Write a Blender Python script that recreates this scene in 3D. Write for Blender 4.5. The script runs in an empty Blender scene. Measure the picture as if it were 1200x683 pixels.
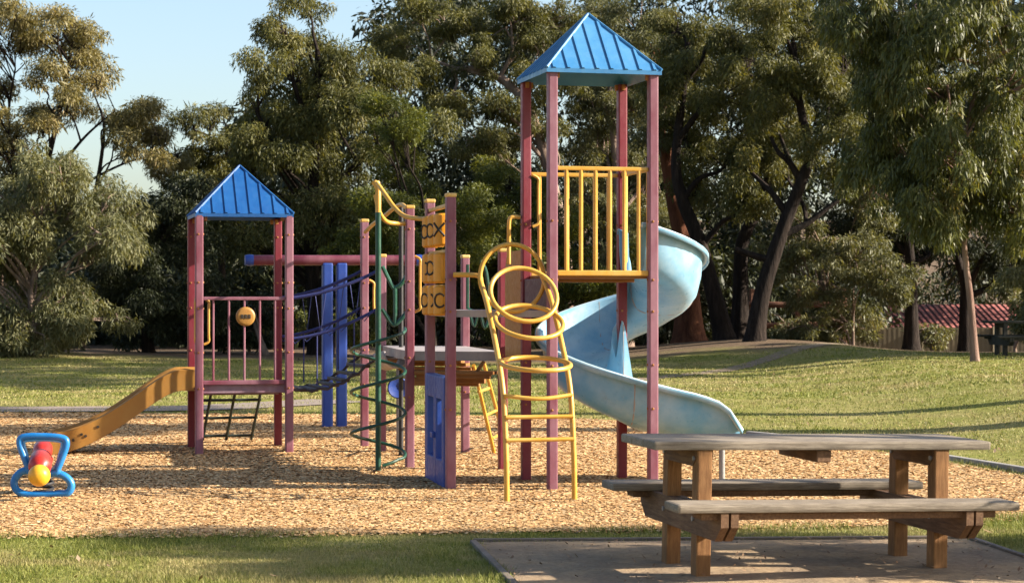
import bpy, bmesh, math, random
import numpy as np
from mathutils import Vector, Matrix, Quaternion

R = math.radians
SC = bpy.context.scene
COL = SC.collection
F = 2300.0            # focal length in pixels of the 1200 wide photograph
HY = 345.0            # horizon row
CAMZ = 1.6
YAW = R(14.0)
CU, SU = math.cos(YAW), math.sin(YAW)

# ------------------------------------------------------------------ helpers
def sstep(a, b, x):
    t = np.clip((x - a) / (b - a), 0, 1)
    return t * t * (3 - 2 * t)

def gz(x, y):
    """height of the ground"""
    x = np.asarray(x, float); y = np.asarray(y, float)
    z = 0.26 * sstep(4.3, 8.2, x) * sstep(15, 19, y) * (1 - sstep(44, 56, y))
    z = z + 0.42 * np.exp(-(((x - 5.6) / 3.2) ** 2 + ((y - 50) / 6.0) ** 2))
    z = z + 0.22 * np.exp(-(((x + 11) / 6.0) ** 2 + ((y - 47) / 5.0) ** 2))
    z = z - 1.3 * sstep(53, 66, y) * sstep(6, 12, x)
    z = z + 9.0 * sstep(88, 140, y)
    z = z + 0.03 * np.sin(x * .7 + 1) * np.sin(y * .5) * sstep(27, 34, y)
    return z

def gzf(x, y): return float(gz(x, y))

def W(px, py, D):
    return Vector(((px - 600) / F * D, D, CAMZ - (py - HY) / F * D))

GO = Vector((0.327, 16.0, 0))
def G(u, v, z, o=GO):
    return Vector((o.x + u * CU - v * SU, o.y + u * SU + v * CU, z))
LO = Vector((-3.12, 19.57, 0))
def L(u, v, z): return G(u, v, z, LO)
EU = Vector((CU, SU, 0)); EV = Vector((-SU, CU, 0)); EZ = Vector((0, 0, 1))

class MB:
    def __init__(self): self.v = []; self.f = []; self.sm = []
    def add(self, verts, faces, smooth=False):
        o = len(self.v)
        self.v += [tuple(p) for p in verts]
        self.f += [tuple(i + o for i in f) for f in faces]
        self.sm += [smooth] * len(faces)
        return self
    def box(self, c, su, sv, sz, bev=0.006, eu=EU, ev=EV, ez=EZ):
        bm = bmesh.new()
        bmesh.ops.create_cube(bm, size=1)
        for v in bm.verts: v.co = Vector((v.co.x * su, v.co.y * sv, v.co.z * sz))
        if bev: bmesh.ops.bevel(bm, geom=bm.edges[:], offset=min(bev, su * .4, sv * .4, sz * .4), segments=2, affect='EDGES', profile=.6)
        c = Vector(c)
        vs = [c + eu * v.co.x + ev * v.co.y + ez * v.co.z for v in bm.verts]
        bm.verts.index_update()
        fs = [[v.index for v in f.verts] for f in bm.faces]
        bm.free()
        return self.add(vs, fs)
    def beam(self, a, b, w, h, up=EZ, bev=.006):
        a = Vector(a); b = Vector(b); d = b - a; l = d.length; d.normalize()
        s = d.cross(up).normalized(); t = s.cross(d).normalized()
        return self.box((a + b) / 2, l, w, h, bev, d, s, t)
    def tube(self, pts, r, seg=10, closed=False, caps=True):
        pts = [Vector(p) for p in pts]; n = len(pts)
        rs = r if isinstance(r, (list, tuple)) else [r] * n
        tang = []
        for i in range(n):
            if closed: t = pts[(i + 1) % n] - pts[i - 1]
            else: t = pts[min(i + 1, n - 1)] - pts[max(i - 1, 0)]
            tang.append(t.normalized())
        t0 = tang[0]
        nrm = t0.cross(EZ if abs(t0.z) < .9 else Vector((1, 0, 0))).normalized()
        vs = []; fs = []
        for i in range(n):
            if i:
                q = tang[i - 1].rotation_difference(tang[i]); nrm = (q @ nrm)
                nrm = (nrm - tang[i] * nrm.dot(tang[i])).normalized()
            bi = tang[i].cross(nrm)
            for k in range(seg):
                a = 2 * math.pi * k / seg
                vs.append(pts[i] + (nrm * math.cos(a) + bi * math.sin(a)) * rs[i])
        m = n if closed else n - 1
        for i in range(m):
            j = (i + 1) % n
            for k in range(seg):
                k2 = (k + 1) % seg
                fs.append((i * seg + k, i * seg + k2, j * seg + k2, j * seg + k))
        if caps and not closed:
            fs.append(tuple(reversed(range(seg)))); fs.append(tuple((n - 1) * seg + k for k in range(seg)))
        return self.add(vs, fs, True)
    def lathe(self, prof, c, axis=EZ, seg=24):
        """prof: list of (radius, height) along axis"""
        c = Vector(c); axis = axis.normalized()
        a = axis.cross(Vector((1, 0, 0)) if abs(axis.x) < .9 else EZ).normalized(); b = axis.cross(a)
        vs = []; fs = []
        for (r, h) in prof:
            for k in range(seg):
                t = 2 * math.pi * k / seg
                vs.append(c + axis * h + (a * math.cos(t) + b * math.sin(t)) * max(r, 1e-4))
        n = len(prof)
        for i in range(n - 1):
            for k in range(seg):
                k2 = (k + 1) % seg
                fs.append((i * seg + k, i * seg + k2, (i + 1) * seg + k2, (i + 1) * seg + k))
        fs.append(tuple(reversed(range(seg)))); fs.append(tuple((n - 1) * seg + k for k in range(seg)))
        return self.add(vs, fs, True)
    def prism(self, poly, z0, z1, bev=0.0):
        n = len(poly)
        vs = [(p[0], p[1], z0) for p in poly] + [(p[0], p[1], z1) for p in poly]
        fs = [tuple(reversed(range(n))), tuple(range(n, 2 * n))]
        for i in range(n): fs.append((i, (i + 1) % n, (i + 1) % n + n, i + n))
        return self.add(vs, fs)
    def plate(self, poly, nrm, t):
        """thick flat plate from 3-D polygon"""
        n = len(poly); nrm = Vector(nrm).normalized() * t
        vs = [Vector(p) for p in poly] + [Vector(p) + nrm for p in poly]
        fs = [tuple(reversed(range(n))), tuple(range(n, 2 * n))]
        for i in range(n): fs.append((i, (i + 1) % n, (i + 1) % n + n, i + n))
        return self.add(vs, fs)
    def build(self, name, mat, parent=None, origin=None, label=None):
        o = mesh_obj(name, None, mat, parent)
        org = Vector(origin) if origin is not None else (ORG[parent.name] if parent else Vector((0, 0, 0)))
        me = o.data
        me.from_pydata([(p[0] - org.x, p[1] - org.y, p[2] - org.z) for p in self.v], [], self.f)
        bm = bmesh.new(); bm.from_mesh(me)
        bmesh.ops.recalc_face_normals(bm, faces=bm.faces[:]); bm.to_mesh(me); bm.free()
        if any(self.sm):
            me.polygons.foreach_set('use_smooth', self.sm)
            me.set_sharp_from_angle(angle=R(42))
        me.update()
        if parent is None: o.location = org
        ORG[o.name] = org
        if label: o['label'] = label
        return o

ORG = {}
def mesh_obj(name, me, mat, parent):
    me = me or bpy.data.meshes.new(name)
    o = bpy.data.objects.new(name, me); COL.objects.link(o)
    if mat is not None and not me.materials: me.materials.append(mat)
    if parent is not None: o.parent = parent
    return o

def thing(name, label, cat, loc, group=None):
    o = bpy.data.objects.new(name, None); COL.objects.link(o)
    o.location = loc; o.empty_display_size = .2
    o['label'] = label; o['category'] = cat
    if group: o['group'] = group
    ORG[o.name] = Vector(loc)
    return o
def tag(o, label, cat, group=None):
    o['label'] = label; o['category'] = cat
    if group: o['group'] = group
    return o
def kind(o, k): o['kind'] = k; return o

def smooth_path(pts, n=8, closed=False):
    """Catmull-Rom through the points"""
    P = [Vector(p) for p in pts]; m = len(P); out = []
    rng = range(m) if closed else range(m - 1)
    for i in rng:
        if closed: p0, p1, p2, p3 = P[i - 1], P[i], P[(i + 1) % m], P[(i + 2) % m]
        else: p0, p1, p2, p3 = P[max(i - 1, 0)], P[i], P[i + 1], P[min(i + 2, m - 1)]
        for k in range(n):
            t = k / n
            out.append(.5 * ((2 * p1) + (p2 - p0) * t + (2 * p0 - 5 * p1 + 4 * p2 - p3) * t * t + (3 * p1 - p0 - 3 * p2 + p3) * t ** 3))
    if not closed: out.append(P[-1])
    return out

# ------------------------------------------------------------------ materials
def newmat(name):
    m = bpy.data.materials.new(name); m.use_nodes = True
    nt = m.node_tree; b = nt.nodes['Principled BSDF']
    return m, nt, b
def N(nt, t, **kw):
    n = nt.nodes.new(t)
    for k, v in kw.items():
        if k.startswith('i_'): n.inputs[int(k[2:]) if k[2:].isdigit() else k[2:].replace('_', ' ')].default_value = v
        else: setattr(n, k, v)
    return n
def ramp(nt, fac, stops):
    r = nt.nodes.new('ShaderNodeValToRGB'); e = r.color_ramp.elements
    while len(e) < len(stops): e.new(.5)
    for i, (p, c) in enumerate(stops):
        e[i].position = p; e[i].color = (c[0], c[1], c[2], 1)
    nt.links.new(fac, r.inputs[0]); return r
def noise(nt, scale, detail=4, rough=.6, vec=None, stretch=None, dist=0):
    n = N(nt, 'ShaderNodeTexNoise'); n.inputs['Scale'].default_value = scale
    n.inputs['Detail'].default_value = detail; n.inputs['Roughness'].default_value = rough
    n.inputs['Distortion'].default_value = dist
    if vec is None:
        vec = N(nt, 'ShaderNodeTexCoord').outputs['Object']
    if stretch:
        mp = N(nt, 'ShaderNodeMapping'); mp.inputs['Scale'].default_value = stretch
        nt.links.new(vec, mp.inputs[0]); vec = mp.outputs[0]
    nt.links.new(vec, n.inputs['Vector']); return n
def mix(nt, fac, a, b, mode='MIX'):
    m = N(nt, 'ShaderNodeMix', data_type='RGBA', blend_type=mode)
    for sock, val in ((m.inputs[0], fac), (m.inputs[6], a), (m.inputs[7], b)):
        if hasattr(val, 'is_linked'): nt.links.new(val, sock)
        elif isinstance(val, (int, float)): sock.default_value = val
        else: sock.default_value = (*val, 1)
    return m.outputs[2]
def bump(nt, b, h, strength=.3, dist=.01):
    n = N(nt, 'ShaderNodeBump'); n.inputs['Strength'].default_value = strength; n.inputs['Distance'].default_value = dist
    nt.links.new(h, n.inputs['Height']); nt.links.new(n.outputs[0], b.inputs['Normal'])

def paint(name, base, faded, rough=.42, amount=(.42, .62), scale=3.0, stretch=(1, 1, .35), dirt=(.12, .09, .06), dirt_amt=.25, metal=0, spec=.4):
    m, nt, b = newmat(name)
    n1 = noise(nt, scale, 5, .65, stretch=stretch)
    r1 = ramp(nt, n1.outputs[0], [(amount[0], (0, 0, 0)), (amount[1], (1, 1, 1))])
    c = mix(nt, r1.outputs[0], base, faded)
    n2 = noise(nt, 14, 6, .7)
    r2 = ramp(nt, n2.outputs[0], [(.55, (0, 0, 0)), (.8, (dirt_amt,) * 3)])
    c = mix(nt, r2.outputs[0], c, dirt)
    n4 = noise(nt, 9, 8, .8, stretch=(1.6, 1.6, .8))
    r4 = ramp(nt, n4.outputs[0], [(.63, (0, 0, 0)), (.68, (.55, .55, .55))])
    c = mix(nt, r4.outputs[0], c, tuple(min(.7, .45 * f_ + .6 * sum(faded) / 3) for f_ in faded))
    nt.links.new(c, b.inputs['Base Color'])
    n3 = noise(nt, 22, 3, .6)
    rr = ramp(nt, n3.outputs[0], [(.3, (rough - .1,) * 3), (.7, (rough + .14,) * 3)])
    nt.links.new(rr.outputs[0], b.inputs['Roughness'])
    b.inputs['Metallic'].default_value = metal
    b.inputs['Specular IOR Level'].default_value = spec
    bump(nt, b, n3.outputs[0], .08, .004)
    return m

M = {}
M['post'] = paint('post_paint', (.175, .026, .05), (.30, .135, .175), .5, (.32, .6), 2.2, (1, 1, .5))
M['post_red'] = paint('post_paint_red', (.20, .012, .024), (.25, .045, .065), .45, (.4, .7), 2.2)
M['yellow'] = paint('yellow_paint', (.66, .345, .045), (.74, .47, .13), .38, (.45, .75), 4, dirt_amt=.35, dirt=(.28, .13, .03))
M['cap'] = paint('yellow_cap', (.66, .38, .08), (.75, .52, .18), .5)
M['beam'] = paint('dull_purple_red', (.13, .015, .035), (.20, .06, .085), .5)
M['roof_light'] = paint('light_blue_roof', (.045, .21, .45), (.09, .29, .53), .40, (.4, .7), 3, (1, 1, 1), dirt=(.2, .3, .4), dirt_amt=.3)
M['roof_dark'] = paint('deep_blue_roof', (.008, .085, .29), (.018, .125, .36), .42, (.4, .7), 3, (1, 1, 1), dirt=(.02, .06, .15))
M['blue'] = paint('blue_paint', (.017, .058, .31), (.045, .115, .42), .42, (.45, .75), 3)
M['blue_rider'] = paint('bright_blue_plastic', (.015, .20, .56), (.04, .28, .66), .32, (.45, .75), 5, dirt_amt=.2)
M['red'] = paint('red_plastic', (.45, .018, .012), (.5, .045, .03), .35)
M['nose'] = paint('yellow_plastic', (.80, .38, .012), (.85, .45, .03), .35)
M['orange'] = paint('orange_slide_plastic', (.38, .17, .03), (.44, .225, .05), .42, (.4, .7), 2, (1, 1, 1), dirt=(.3, .13, .03))
M['drum'] = paint('orange_drum', (.74, .31, .015), (.78, .38, .04), .4, (.4, .7), 3)
M['slide'] = paint('pale_blue_slide', (.145, .395, .60), (.37, .57, .70), .34, (.38, .66), 2.2, (1, 1, 1), dirt=(.2, .26, .24), dirt_amt=.4)
M['green'] = paint('green_paint', (.006, .055, .032), (.016, .10, .06), .4)
M['net'] = paint('blackish_green_net', (.006, .016, .012), (.015, .03, .022), .6)
M['grey'] = paint('grey_plastic', (.34, .30, .29), (.45, .40, .38), .55, dirt_amt=.4)
M['riser'] = paint('plum_panel', (.10, .055, .075), (.14, .08, .10), .5)
M['tan_panel'] = paint('ochre_panel', (.44, .20, .022), (.50, .26, .04), .45, dirt=(.2, .09, .02))
M['dark'] = paint('black_rubber', (.015, .014, .015), (.03, .028, .03), .6)
M['rope_blue'] = paint('blue_rope', (.014, .022, .12), (.025, .035, .17), .7)
M['rope_dark'] = paint('dark_chain', (.03, .02, .022), (.06, .045, .045), .6)
M['steel'] = paint('galvanised_steel', (.30, .30, .30), (.40, .40, .39), .45, metal=.5)
M['cleat'] = paint('rust_brown_board', (.25, .10, .02), (.31, .145, .035), .6)
M['rust'] = paint('rusty_bracket', (.35, .12, .03), (.45, .2, .05), .6)
M['mark'] = paint('dark_paint_mark', (.02, .015, .01), (.05, .03, .015), .6)
M['board'] = paint('old_edging_board', (.17, .13, .10), (.26, .21, .165), .9, dirt=(.08, .05, .03), dirt_amt=.6)
M['kerb'] = paint('weathered_edging', (.30, .28, .25), (.40, .38, .35), .85, dirt=(.15, .11, .07), dirt_amt=.6)

def wood(name, a, b_, c, rough=.75, stretch=(1.5, 22, 22), gap=None):
    """planks: grain along the local x axis"""
    m, nt, b = newmat(name)
    n1 = noise(nt, 4.5, 9, .72, stretch=stretch, dist=.25)
    r1 = ramp(nt, n1.outputs[0], [(.3, a), (.52, b_), (.72, c)])
    n2 = noise(nt, 3.5, 3, .6)
    r2 = ramp(nt, n2.outputs[0], [(.35, (.72, .7, .68)), (.65, (1.1, 1.08, 1.05))])
    col = mix(nt, 1.0, r1.outputs[0], r2.outputs[0], 'MULTIPLY')
    nt.links.new(col, b.inputs['Base Color'])
    b.inputs['Roughness'].default_value = rough; b.inputs['Specular IOR Level'].default_value = .25
    bump(nt, b, n1.outputs[0], .35, .006)
    return m
M['wood_grey'] = wood('weathered_grey_timber', (.15, .12, .09), (.31, .26, .20), (.47, .41, .33))
M['wood_brown'] = wood('brown_timber', (.19, .085, .03), (.36, .175, .065), (.48, .26, .105), stretch=(14, 14, 1.3))
M['wood_beam'] = wood('brown_timber_bearer', (.12, .06, .032), (.22, .12, .062), (.31, .19, .105), stretch=(14, 1.3, 14))
M['wood_shaded'] = wood('shaded_timber', (.03, .03, .022), (.06, .058, .045), (.10, .095, .08))  # darkened timber, with the shade on the distant table put into its colour
M['rail_wood'] = wood('red_brown_rail', (.12, .05, .03), (.24, .11, .07), (.36, .2, .14))

def bark(name, a, b_, c, sc=7):
    m, nt, b = newmat(name)
    n1 = noise(nt, sc, 8, .7, stretch=(1.5, 1.5, .25), dist=.4)
    r1 = ramp(nt, n1.outputs[0], [(.3, a), (.5, b_), (.72, c)])
    nt.links.new(r1.outputs[0], b.inputs['Base Color'])
    b.inputs['Roughness'].default_value = .9; b.inputs['Specular IOR Level'].default_value = .15
    bump(nt, b, n1.outputs[0], 1.0, .07)
    return m
M['bark_dark'] = bark('dark_bark', (.010, .007, .006), (.026, .018, .014), (.062, .045, .035))
M['bark_pale'] = bark('pale_bark', (.14, .095, .07), (.28, .20, .155), (.42, .33, .27), 3)
M['bark_pink'] = bark('pinkish_bark', (.16, .09, .07), (.30, .19, .15), (.46, .32, .26), 3)
M['bark_red'] = bark('red_brown_bark', (.06, .022, .012), (.16, .06, .03), (.26, .11, .055), 4)

def leafmat(name, cols, trans=.28, rough=.48):
    """cols: three greens picked leaf by leaf; attribute 'tint' shifts whole sprays"""
    m, nt, b = newmat(name)
    g = N(nt, 'ShaderNodeNewGeometry')
    at = N(nt, 'ShaderNodeAttribute', attribute_name='tint')
    ad = N(nt, 'ShaderNodeMath', operation='MULTIPLY_ADD'); ad.inputs[1].default_value = .55
    nt.links.new(g.outputs['Random Per Island'], ad.inputs[0])
    mu = N(nt, 'ShaderNodeMath', operation='MULTIPLY'); mu.inputs[1].default_value = .45
    nt.links.new(at.outputs['Fac'], mu.inputs[0]); nt.links.new(mu.outputs[0], ad.inputs[2])
    r = ramp(nt, ad.outputs[0], [(0, cols[0]), (.45, cols[1]), (.8, cols[2]), (1, cols[3] if len(cols) > 3 else cols[2])])
    nt.links.new(r.outputs[0], b.inputs['Base Color'])
    b.inputs['Roughness'].default_value = rough + .08; b.inputs['Specular IOR Level'].default_value = .3
    tr = N(nt, 'ShaderNodeBsdfTranslucent')
    hs = mix(nt, 1.0, r.outputs[0], (1.5, 1.35, .5), 'MULTIPLY')
    nt.links.new(hs, tr.inputs[0])
    ms = N(nt, 'ShaderNodeMixShader'); ms.inputs[0].default_value = trans
    out = nt.nodes['Material Output']
    nt.links.new(b.outputs[0], ms.inputs[1]); nt.links.new(tr.outputs[0], ms.inputs[2]); nt.links.new(ms.outputs[0], out.inputs[0])
    return m
M['leaf_gold'] = leafmat('golden_gum_leaves', [(0.108, 0.0994, 0.0367), (0.1782, 0.1566, 0.0594), (0.27, 0.2214, 0.0918), (0.3132, 0.2268, 0.108)])
M['leaf_grey'] = leafmat('grey_green_leaves', [(0.0599, 0.0672, 0.0267), (0.1134, 0.1176, 0.0507), (0.1867, 0.1849, 0.0827), (0.2401, 0.2101, 0.1067)])
M['leaf_olive'] = leafmat('olive_leaves', [(0.0365, 0.0434, 0.0125), (0.0813, 0.085, 0.0224), (0.1615, 0.1547, 0.0421), (0.2247, 0.1856, 0.0703)])
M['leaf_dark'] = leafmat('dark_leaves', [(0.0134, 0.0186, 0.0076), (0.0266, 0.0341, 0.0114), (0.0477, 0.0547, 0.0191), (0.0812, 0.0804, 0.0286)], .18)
M['leaf_wattle'] = leafmat('yellow_green_leaves', [(0.0307, 0.0436, 0.0111), (0.07, 0.0857, 0.014), (0.1538, 0.1634, 0.0196), (0.2655, 0.249, 0.0252)])
M['leaf_drop'] = leafmat('drooping_leaves', [(0.0374, 0.0484, 0.0144), (0.0792, 0.0906, 0.026), (0.1729, 0.1814, 0.0577), (0.2595, 0.1967, 0.0792)], .3, .4)
M['leaf_red'] = leafmat('reddish_leaves', [(.20, .06, .02), (.28, .09, .03), (.32, .14, .05), (.3, .16, .06)])

# ------------------------------------------------------------------ fast mesh from arrays
def np_mesh(name, verts, nper, mat, parent=None, tint=None, label=None, origin=None):
    """verts: (n, nper, 3) independent polygons"""
    org = Vector(origin) if origin is not None else (ORG[parent.name] if parent else Vector((0, 0, 0)))
    v = verts.reshape(-1, 3) - np.array(org)
    n = len(verts)
    me = bpy.data.meshes.new(name)
    me.vertices.add(len(v)); me.vertices.foreach_set('co', v.astype(np.float32).ravel())
    me.loops.add(n * nper); me.loops.foreach_set('vertex_index', np.arange(n * nper, dtype=np.int32))
    me.polygons.add(n); me.polygons.foreach_set('loop_start', np.arange(0, n * nper, nper, dtype=np.int32))
    if tint is not None:
        a = me.attributes.new('tint', 'FLOAT', 'FACE'); a.data.foreach_set('value', tint.astype(np.float32))
    me.update(calc_edges=True)
    o = mesh_obj(name, me, mat, parent)
    if parent is None: o.location = org
    ORG[o.name] = org
    if label: o['label'] = label
    return o

def unit(a): return a / np.maximum(np.linalg.norm(a, axis=-1, keepdims=True), 1e-9)

def leaves(rng, C, Rad, tint, n, Ln, Wd, droop, flat=.72):
    """C (k,3) clump centres, Rad (k,), n leaves over all"""
    wts = Rad ** 2; wts = wts / wts.sum()
    idx = rng.choice(len(C), n, p=wts)
    d = unit(rng.normal(size=(n, 3))); r = rng.random(n) ** .45
    off = d * r[:, None] * Rad[idx][:, None]; off[:, 2] *= flat
    p = C[idx] + off
    dirn = unit(.45 * d + .75 * rng.normal(size=(n, 3)) * .6 + np.array([0, 0, -droop]))
    side = unit(np.cross(dirn, rng.normal(size=(n, 3))))
    sz = np.exp(rng.normal(0, .32, n)); l = Ln * (sz * (.75 + .5 * rng.random(n)))[:, None]; w = Wd * (sz ** .7 * (.7 + .6 * rng.random(n)))[:, None]
    nrm = np.cross(dirn, side)
    q = np.stack([p, p + dirn * l * .45 + side * w * .5, p + dirn * l + nrm * l * .1, p + dirn * l * .45 - side * w * .5], 1)
    return q, tint[idx]

def scatter(poly, n, r0, r1, seed, gaps=()):
    """lobes spread inside an outline; gaps are ellipses left mostly open"""
    rg = np.random.default_rng(seed); P = np.array(poly); out = []
    while len(out) < n:
        x = rg.uniform(P[:, 0].min(), P[:, 0].max()); y = rg.uniform(P[:, 1].min(), P[:, 1].max())
        if not inside(poly, np.array([x]), np.array([y]))[0]: continue
        if any(((x - a) / c) ** 2 + ((y - b_) / d) ** 2 < 1 and rg.random() < .8 for a, b_, c, d in gaps): continue
        r = rg.uniform(r0, r1); out.append((x, y, r * rg.uniform(1, 1.5), r * rg.uniform(.6, .9), rg.uniform(-1.4, 1.4)))
    return out

def inside(poly, x, y):
    x = np.asarray(x); y = np.asarray(y); r = np.zeros(x.shape, bool)
    n = len(poly)
    for i in range(n):
        x1, y1 = poly[i]; x2, y2 = poly[(i + 1) % n]
        cnd = ((y1 > y) != (y2 > y)) & (x < (x2 - x1) * (y - y1) / (y2 - y1 + 1e-12) + x1)
        r ^= cnd
    return r

def tree(name, label, D, base_px, trunk, lobes, leaf, barkm, group=None, dens=1000, Ln=.13, Wd=.033, droop=.7,
         clump=.42, seed=1, limb_r=.07, trunk_r=.18, twigs=True, depth=.9, cat='tree', fill=1.0, limbs=(), bare=.25):
    """trunk: list of (px, py[, dD]) from base upwards; lobes: (px, py, rx, ry[, dD]) at depth D"""
    rng = np.random.default_rng(seed); rd = random.Random(seed)
    clump = clump * .86; dens = dens * 2.5; Ln = Ln * .76; Wd = Wd * .74
    k = D / F
    X0 = (base_px - 600) * k
    base = Vector((X0, D, gzf(X0, D)))
    t = thing(name, label, cat, base, group)
    pts = [base - Vector((0, 0, .1))]
    for q in trunk: pts.append(W(q[0], q[1], D) + Vector((0, q[2] if len(q) > 2 else 0, 0)))
    tp = smooth_path(pts, 6)
    m = len(tp)
    rs = [trunk_r * (1.0 - .72 * (i / (m - 1))) * (1 + .5 * math.exp(-i / 2.0)) for i in range(m)]
    mb = MB(); mb.tube(tp, rs, 10)
    node = list(tp); nrad = list(rs); ncost = [1.5 if i < m * bare else 0 for i in range(m)]
    for lpx, ra, rb_ in limbs:
        lp = smooth_path([W(q[0], q[1], D + (q[2] if len(q) > 2 else 0)) for q in lpx], 6)
        mb.tube(lp, [ra + (rb_ - ra) * i / (len(lp) - 1) for i in range(len(lp))], 9)
        node += lp[2:]; nrad += [ra + (rb_ - ra) * i / (len(lp) - 1) for i in range(2, len(lp))]; ncost += [0] * (len(lp) - 2)
    C = []; Rd = []; T = []
    area = 0
    for lb in lobes:
        cx, cy, rx, ry = lb[:4]; dd = lb[4] if len(lb) > 4 else rd.uniform(-1.0, 1.0)
        c = W(cx, cy, D) + Vector((0, dd, 0)); rx *= k; rz = ry * k; ryy = depth * rx
        # limb from the trunk to the lobe
        hd_ = lambda i: math.hypot(node[i].x - c.x, node[i].y - c.y)
        best = min(range(len(node)), key=lambda i: abs((c.z - node[i].z) - .75 * hd_(i) - .3) + .6 * hd_(i) + ncost[i])
        a = node[best]; rr = min(limb_r, nrad[best] * .8)
        mid1 = a.lerp(c, .35) + Vector((rd.uniform(-.2, .2), rd.uniform(-.2, .2), rd.uniform(.0, .35)))
        mid2 = a.lerp(c, .7) + Vector((rd.uniform(-.2, .2), rd.uniform(-.2, .2), rd.uniform(-.1, .25)))
        lp = smooth_path([a, mid1, mid2, c], 5)
        mb.tube(lp, [rr * (1 - .75 * i / (len(lp) - 1)) for i in range(len(lp))], 7)
        nc = max(4, int(fill * 1.05 * (rx * rz + .5 * rx * ryy) / (clump * clump)))
        d = unit(rng.normal(size=(nc, 3))); r = rng.random(nc) ** .5 * .95
        r = np.maximum(r, .25)
        off = d * r[:, None] * np.array([rx, ryy, rz])
        cc = np.array(c) + off
        cc[:, 2] = np.maximum(cc[:, 2], gz(cc[:, 0], cc[:, 1]) + clump * .6)
        C.append(cc); Rd.append(clump * (.55 + .9 * rng.random(nc)))
        T.append(np.clip(rng.normal(.5, .28, nc), 0, 1))
        area += math.pi * rx * rz
        if twigs:
            for q in cc[:: 1]:
                s = lp[rd.randrange(len(lp) // 2, len(lp))]
                q = Vector(q); md = s.lerp(q, .55) + Vector((rd.uniform(-.12, .12), rd.uniform(-.12, .12), .12))
                mb.tube([s, md, q], [.022, .014, .006], 4, caps=False)
    mb.build('trunk', barkm, t)
    C = np.concatenate(C); Rd = np.concatenate(Rd); T = np.concatenate(T)
    q, ti = leaves(rng, C, Rd, T, int(area * dens), Ln, Wd, droop, 1.25 if droop > 1.2 else (.95 if droop > .8 else .72))
    np_mesh('crown', q, 4, leaf, t, ti)
    return t

# ------------------------------------------------------------------ ground
def grid_sheet(name, xs, ys, mat, zoff=0.0, origin=(0, 0, 0)):
    X, Y = np.meshgrid(xs, ys); Z = gz(X, Y) + zoff
    nx, ny = len(xs), len(ys)
    v = np.stack([X, Y, Z], -1).reshape(-1, 3)
    i = np.arange((ny - 1) * (nx - 1)); r, c = i // (nx - 1), i % (nx - 1)
    f = np.stack([r * nx + c, r * nx + c + 1, (r + 1) * nx + c + 1, (r + 1) * nx + c], 1)
    me = bpy.data.meshes.new(name); me.from_pydata(v.tolist(), [], f.tolist())
    me.polygons.foreach_set('use_smooth', [True] * len(f)); me.update()
    return mesh_obj(name, me, mat, None)

m, nt, b = newmat('grass_ground')
co = N(nt, 'ShaderNodeTexCoord').outputs['Object']
n1 = noise(nt, .55, 5, .6, co); n2 = noise(nt, 9, 6, .75, co); n3 = noise(nt, 60, 4, .7, co)
g1 = ramp(nt, n2.outputs[0], [(.32, (.13, .155, .03)), (.5, (.23, .235, .05)), (.68, (.34, .31, .09))])
d1 = ramp(nt, n2.outputs[0], [(.32, (.24, .20, .07)), (.5, (.36, .30, .12)), (.7, (.46, .38, .18))])
f1 = ramp(nt, n1.outputs[0], [(.40, (0, 0, 0)), (.66, (.85, .85, .85))])
c = mix(nt, f1.outputs[0], g1.outputs[0], d1.outputs[0])
# leaf litter beneath the far trees
sep = N(nt, 'ShaderNodeSeparateXYZ'); nt.links.new(co, sep.inputs[0])
wob = N(nt, 'ShaderNodeMath', operation='MULTIPLY_ADD'); wob.inputs[1].default_value = 6; nt.links.new(n1.outputs[0], wob.inputs[0]); nt.links.new(sep.outputs[1], wob.inputs[2])
mr = N(nt, 'ShaderNodeMapRange'); mr.inputs[1].default_value = 47.4; mr.inputs[2].default_value = 49.6; nt.links.new(wob.outputs[0], mr.inputs[0])
lit = ramp(nt, n2.outputs[0], [(.3, (.09, .06, .035)), (.5, (.18, .125, .08)), (.7, (.29, .21, .14))])
c = mix(nt, mr.outputs[0], c, lit.outputs[0])
nt.links.new(c, b.inputs['Base Color']); b.inputs['Roughness'].default_value = .95; b.inputs['Specular IOR Level'].default_value = .1
ah = N(nt, 'ShaderNodeMath', operation='ADD'); nt.links.new(n2.outputs[0], ah.inputs[0]); nt.links.new(n3.outputs[0], ah.inputs[1])
bump(nt, b, ah.outputs[0], .5, .03)
M['ground'] = m
xs = np.concatenate([np.linspace(-400, -42, 12), np.linspace(-40, 40, 161), np.linspace(42, 400, 12)])
ys = np.concatenate([np.linspace(-60, 0, 7), np.linspace(2, 70, 137), np.linspace(75, 900, 20)])
kind(grid_sheet('ground', xs, ys, M['ground']), 'structure')

def inside(poly, x, y):
    x = np.asarray(x); y = np.asarray(y); r = np.zeros(x.shape, bool)
    n = len(poly)
    for i in range(n):
        x1, y1 = poly[i]; x2, y2 = poly[(i + 1) % n]
        cnd = ((y1 > y) != (y2 > y)) & (x < (x2 - x1) * (y - y1) / (y2 - y1 + 1e-12) + x1)
        r ^= cnd
    return r
def fill_poly(name, poly, mat, z):
    me = bpy.data.meshes.new(name)
    bm = bmesh.new(); vs = [bm.verts.new((p[0], p[1], gzf(p[0], p[1]) + z)) for p in poly]
    bm.faces.new(vs); bmesh.ops.triangulate(bm, faces=bm.faces[:]); bm.normal_update()
    if sum(f.normal.z for f in bm.faces) < 0: bmesh.ops.reverse_faces(bm, faces=bm.faces[:])
    bm.to_mesh(me); bm.free()
    return mesh_obj(name, me, mat, None)

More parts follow.
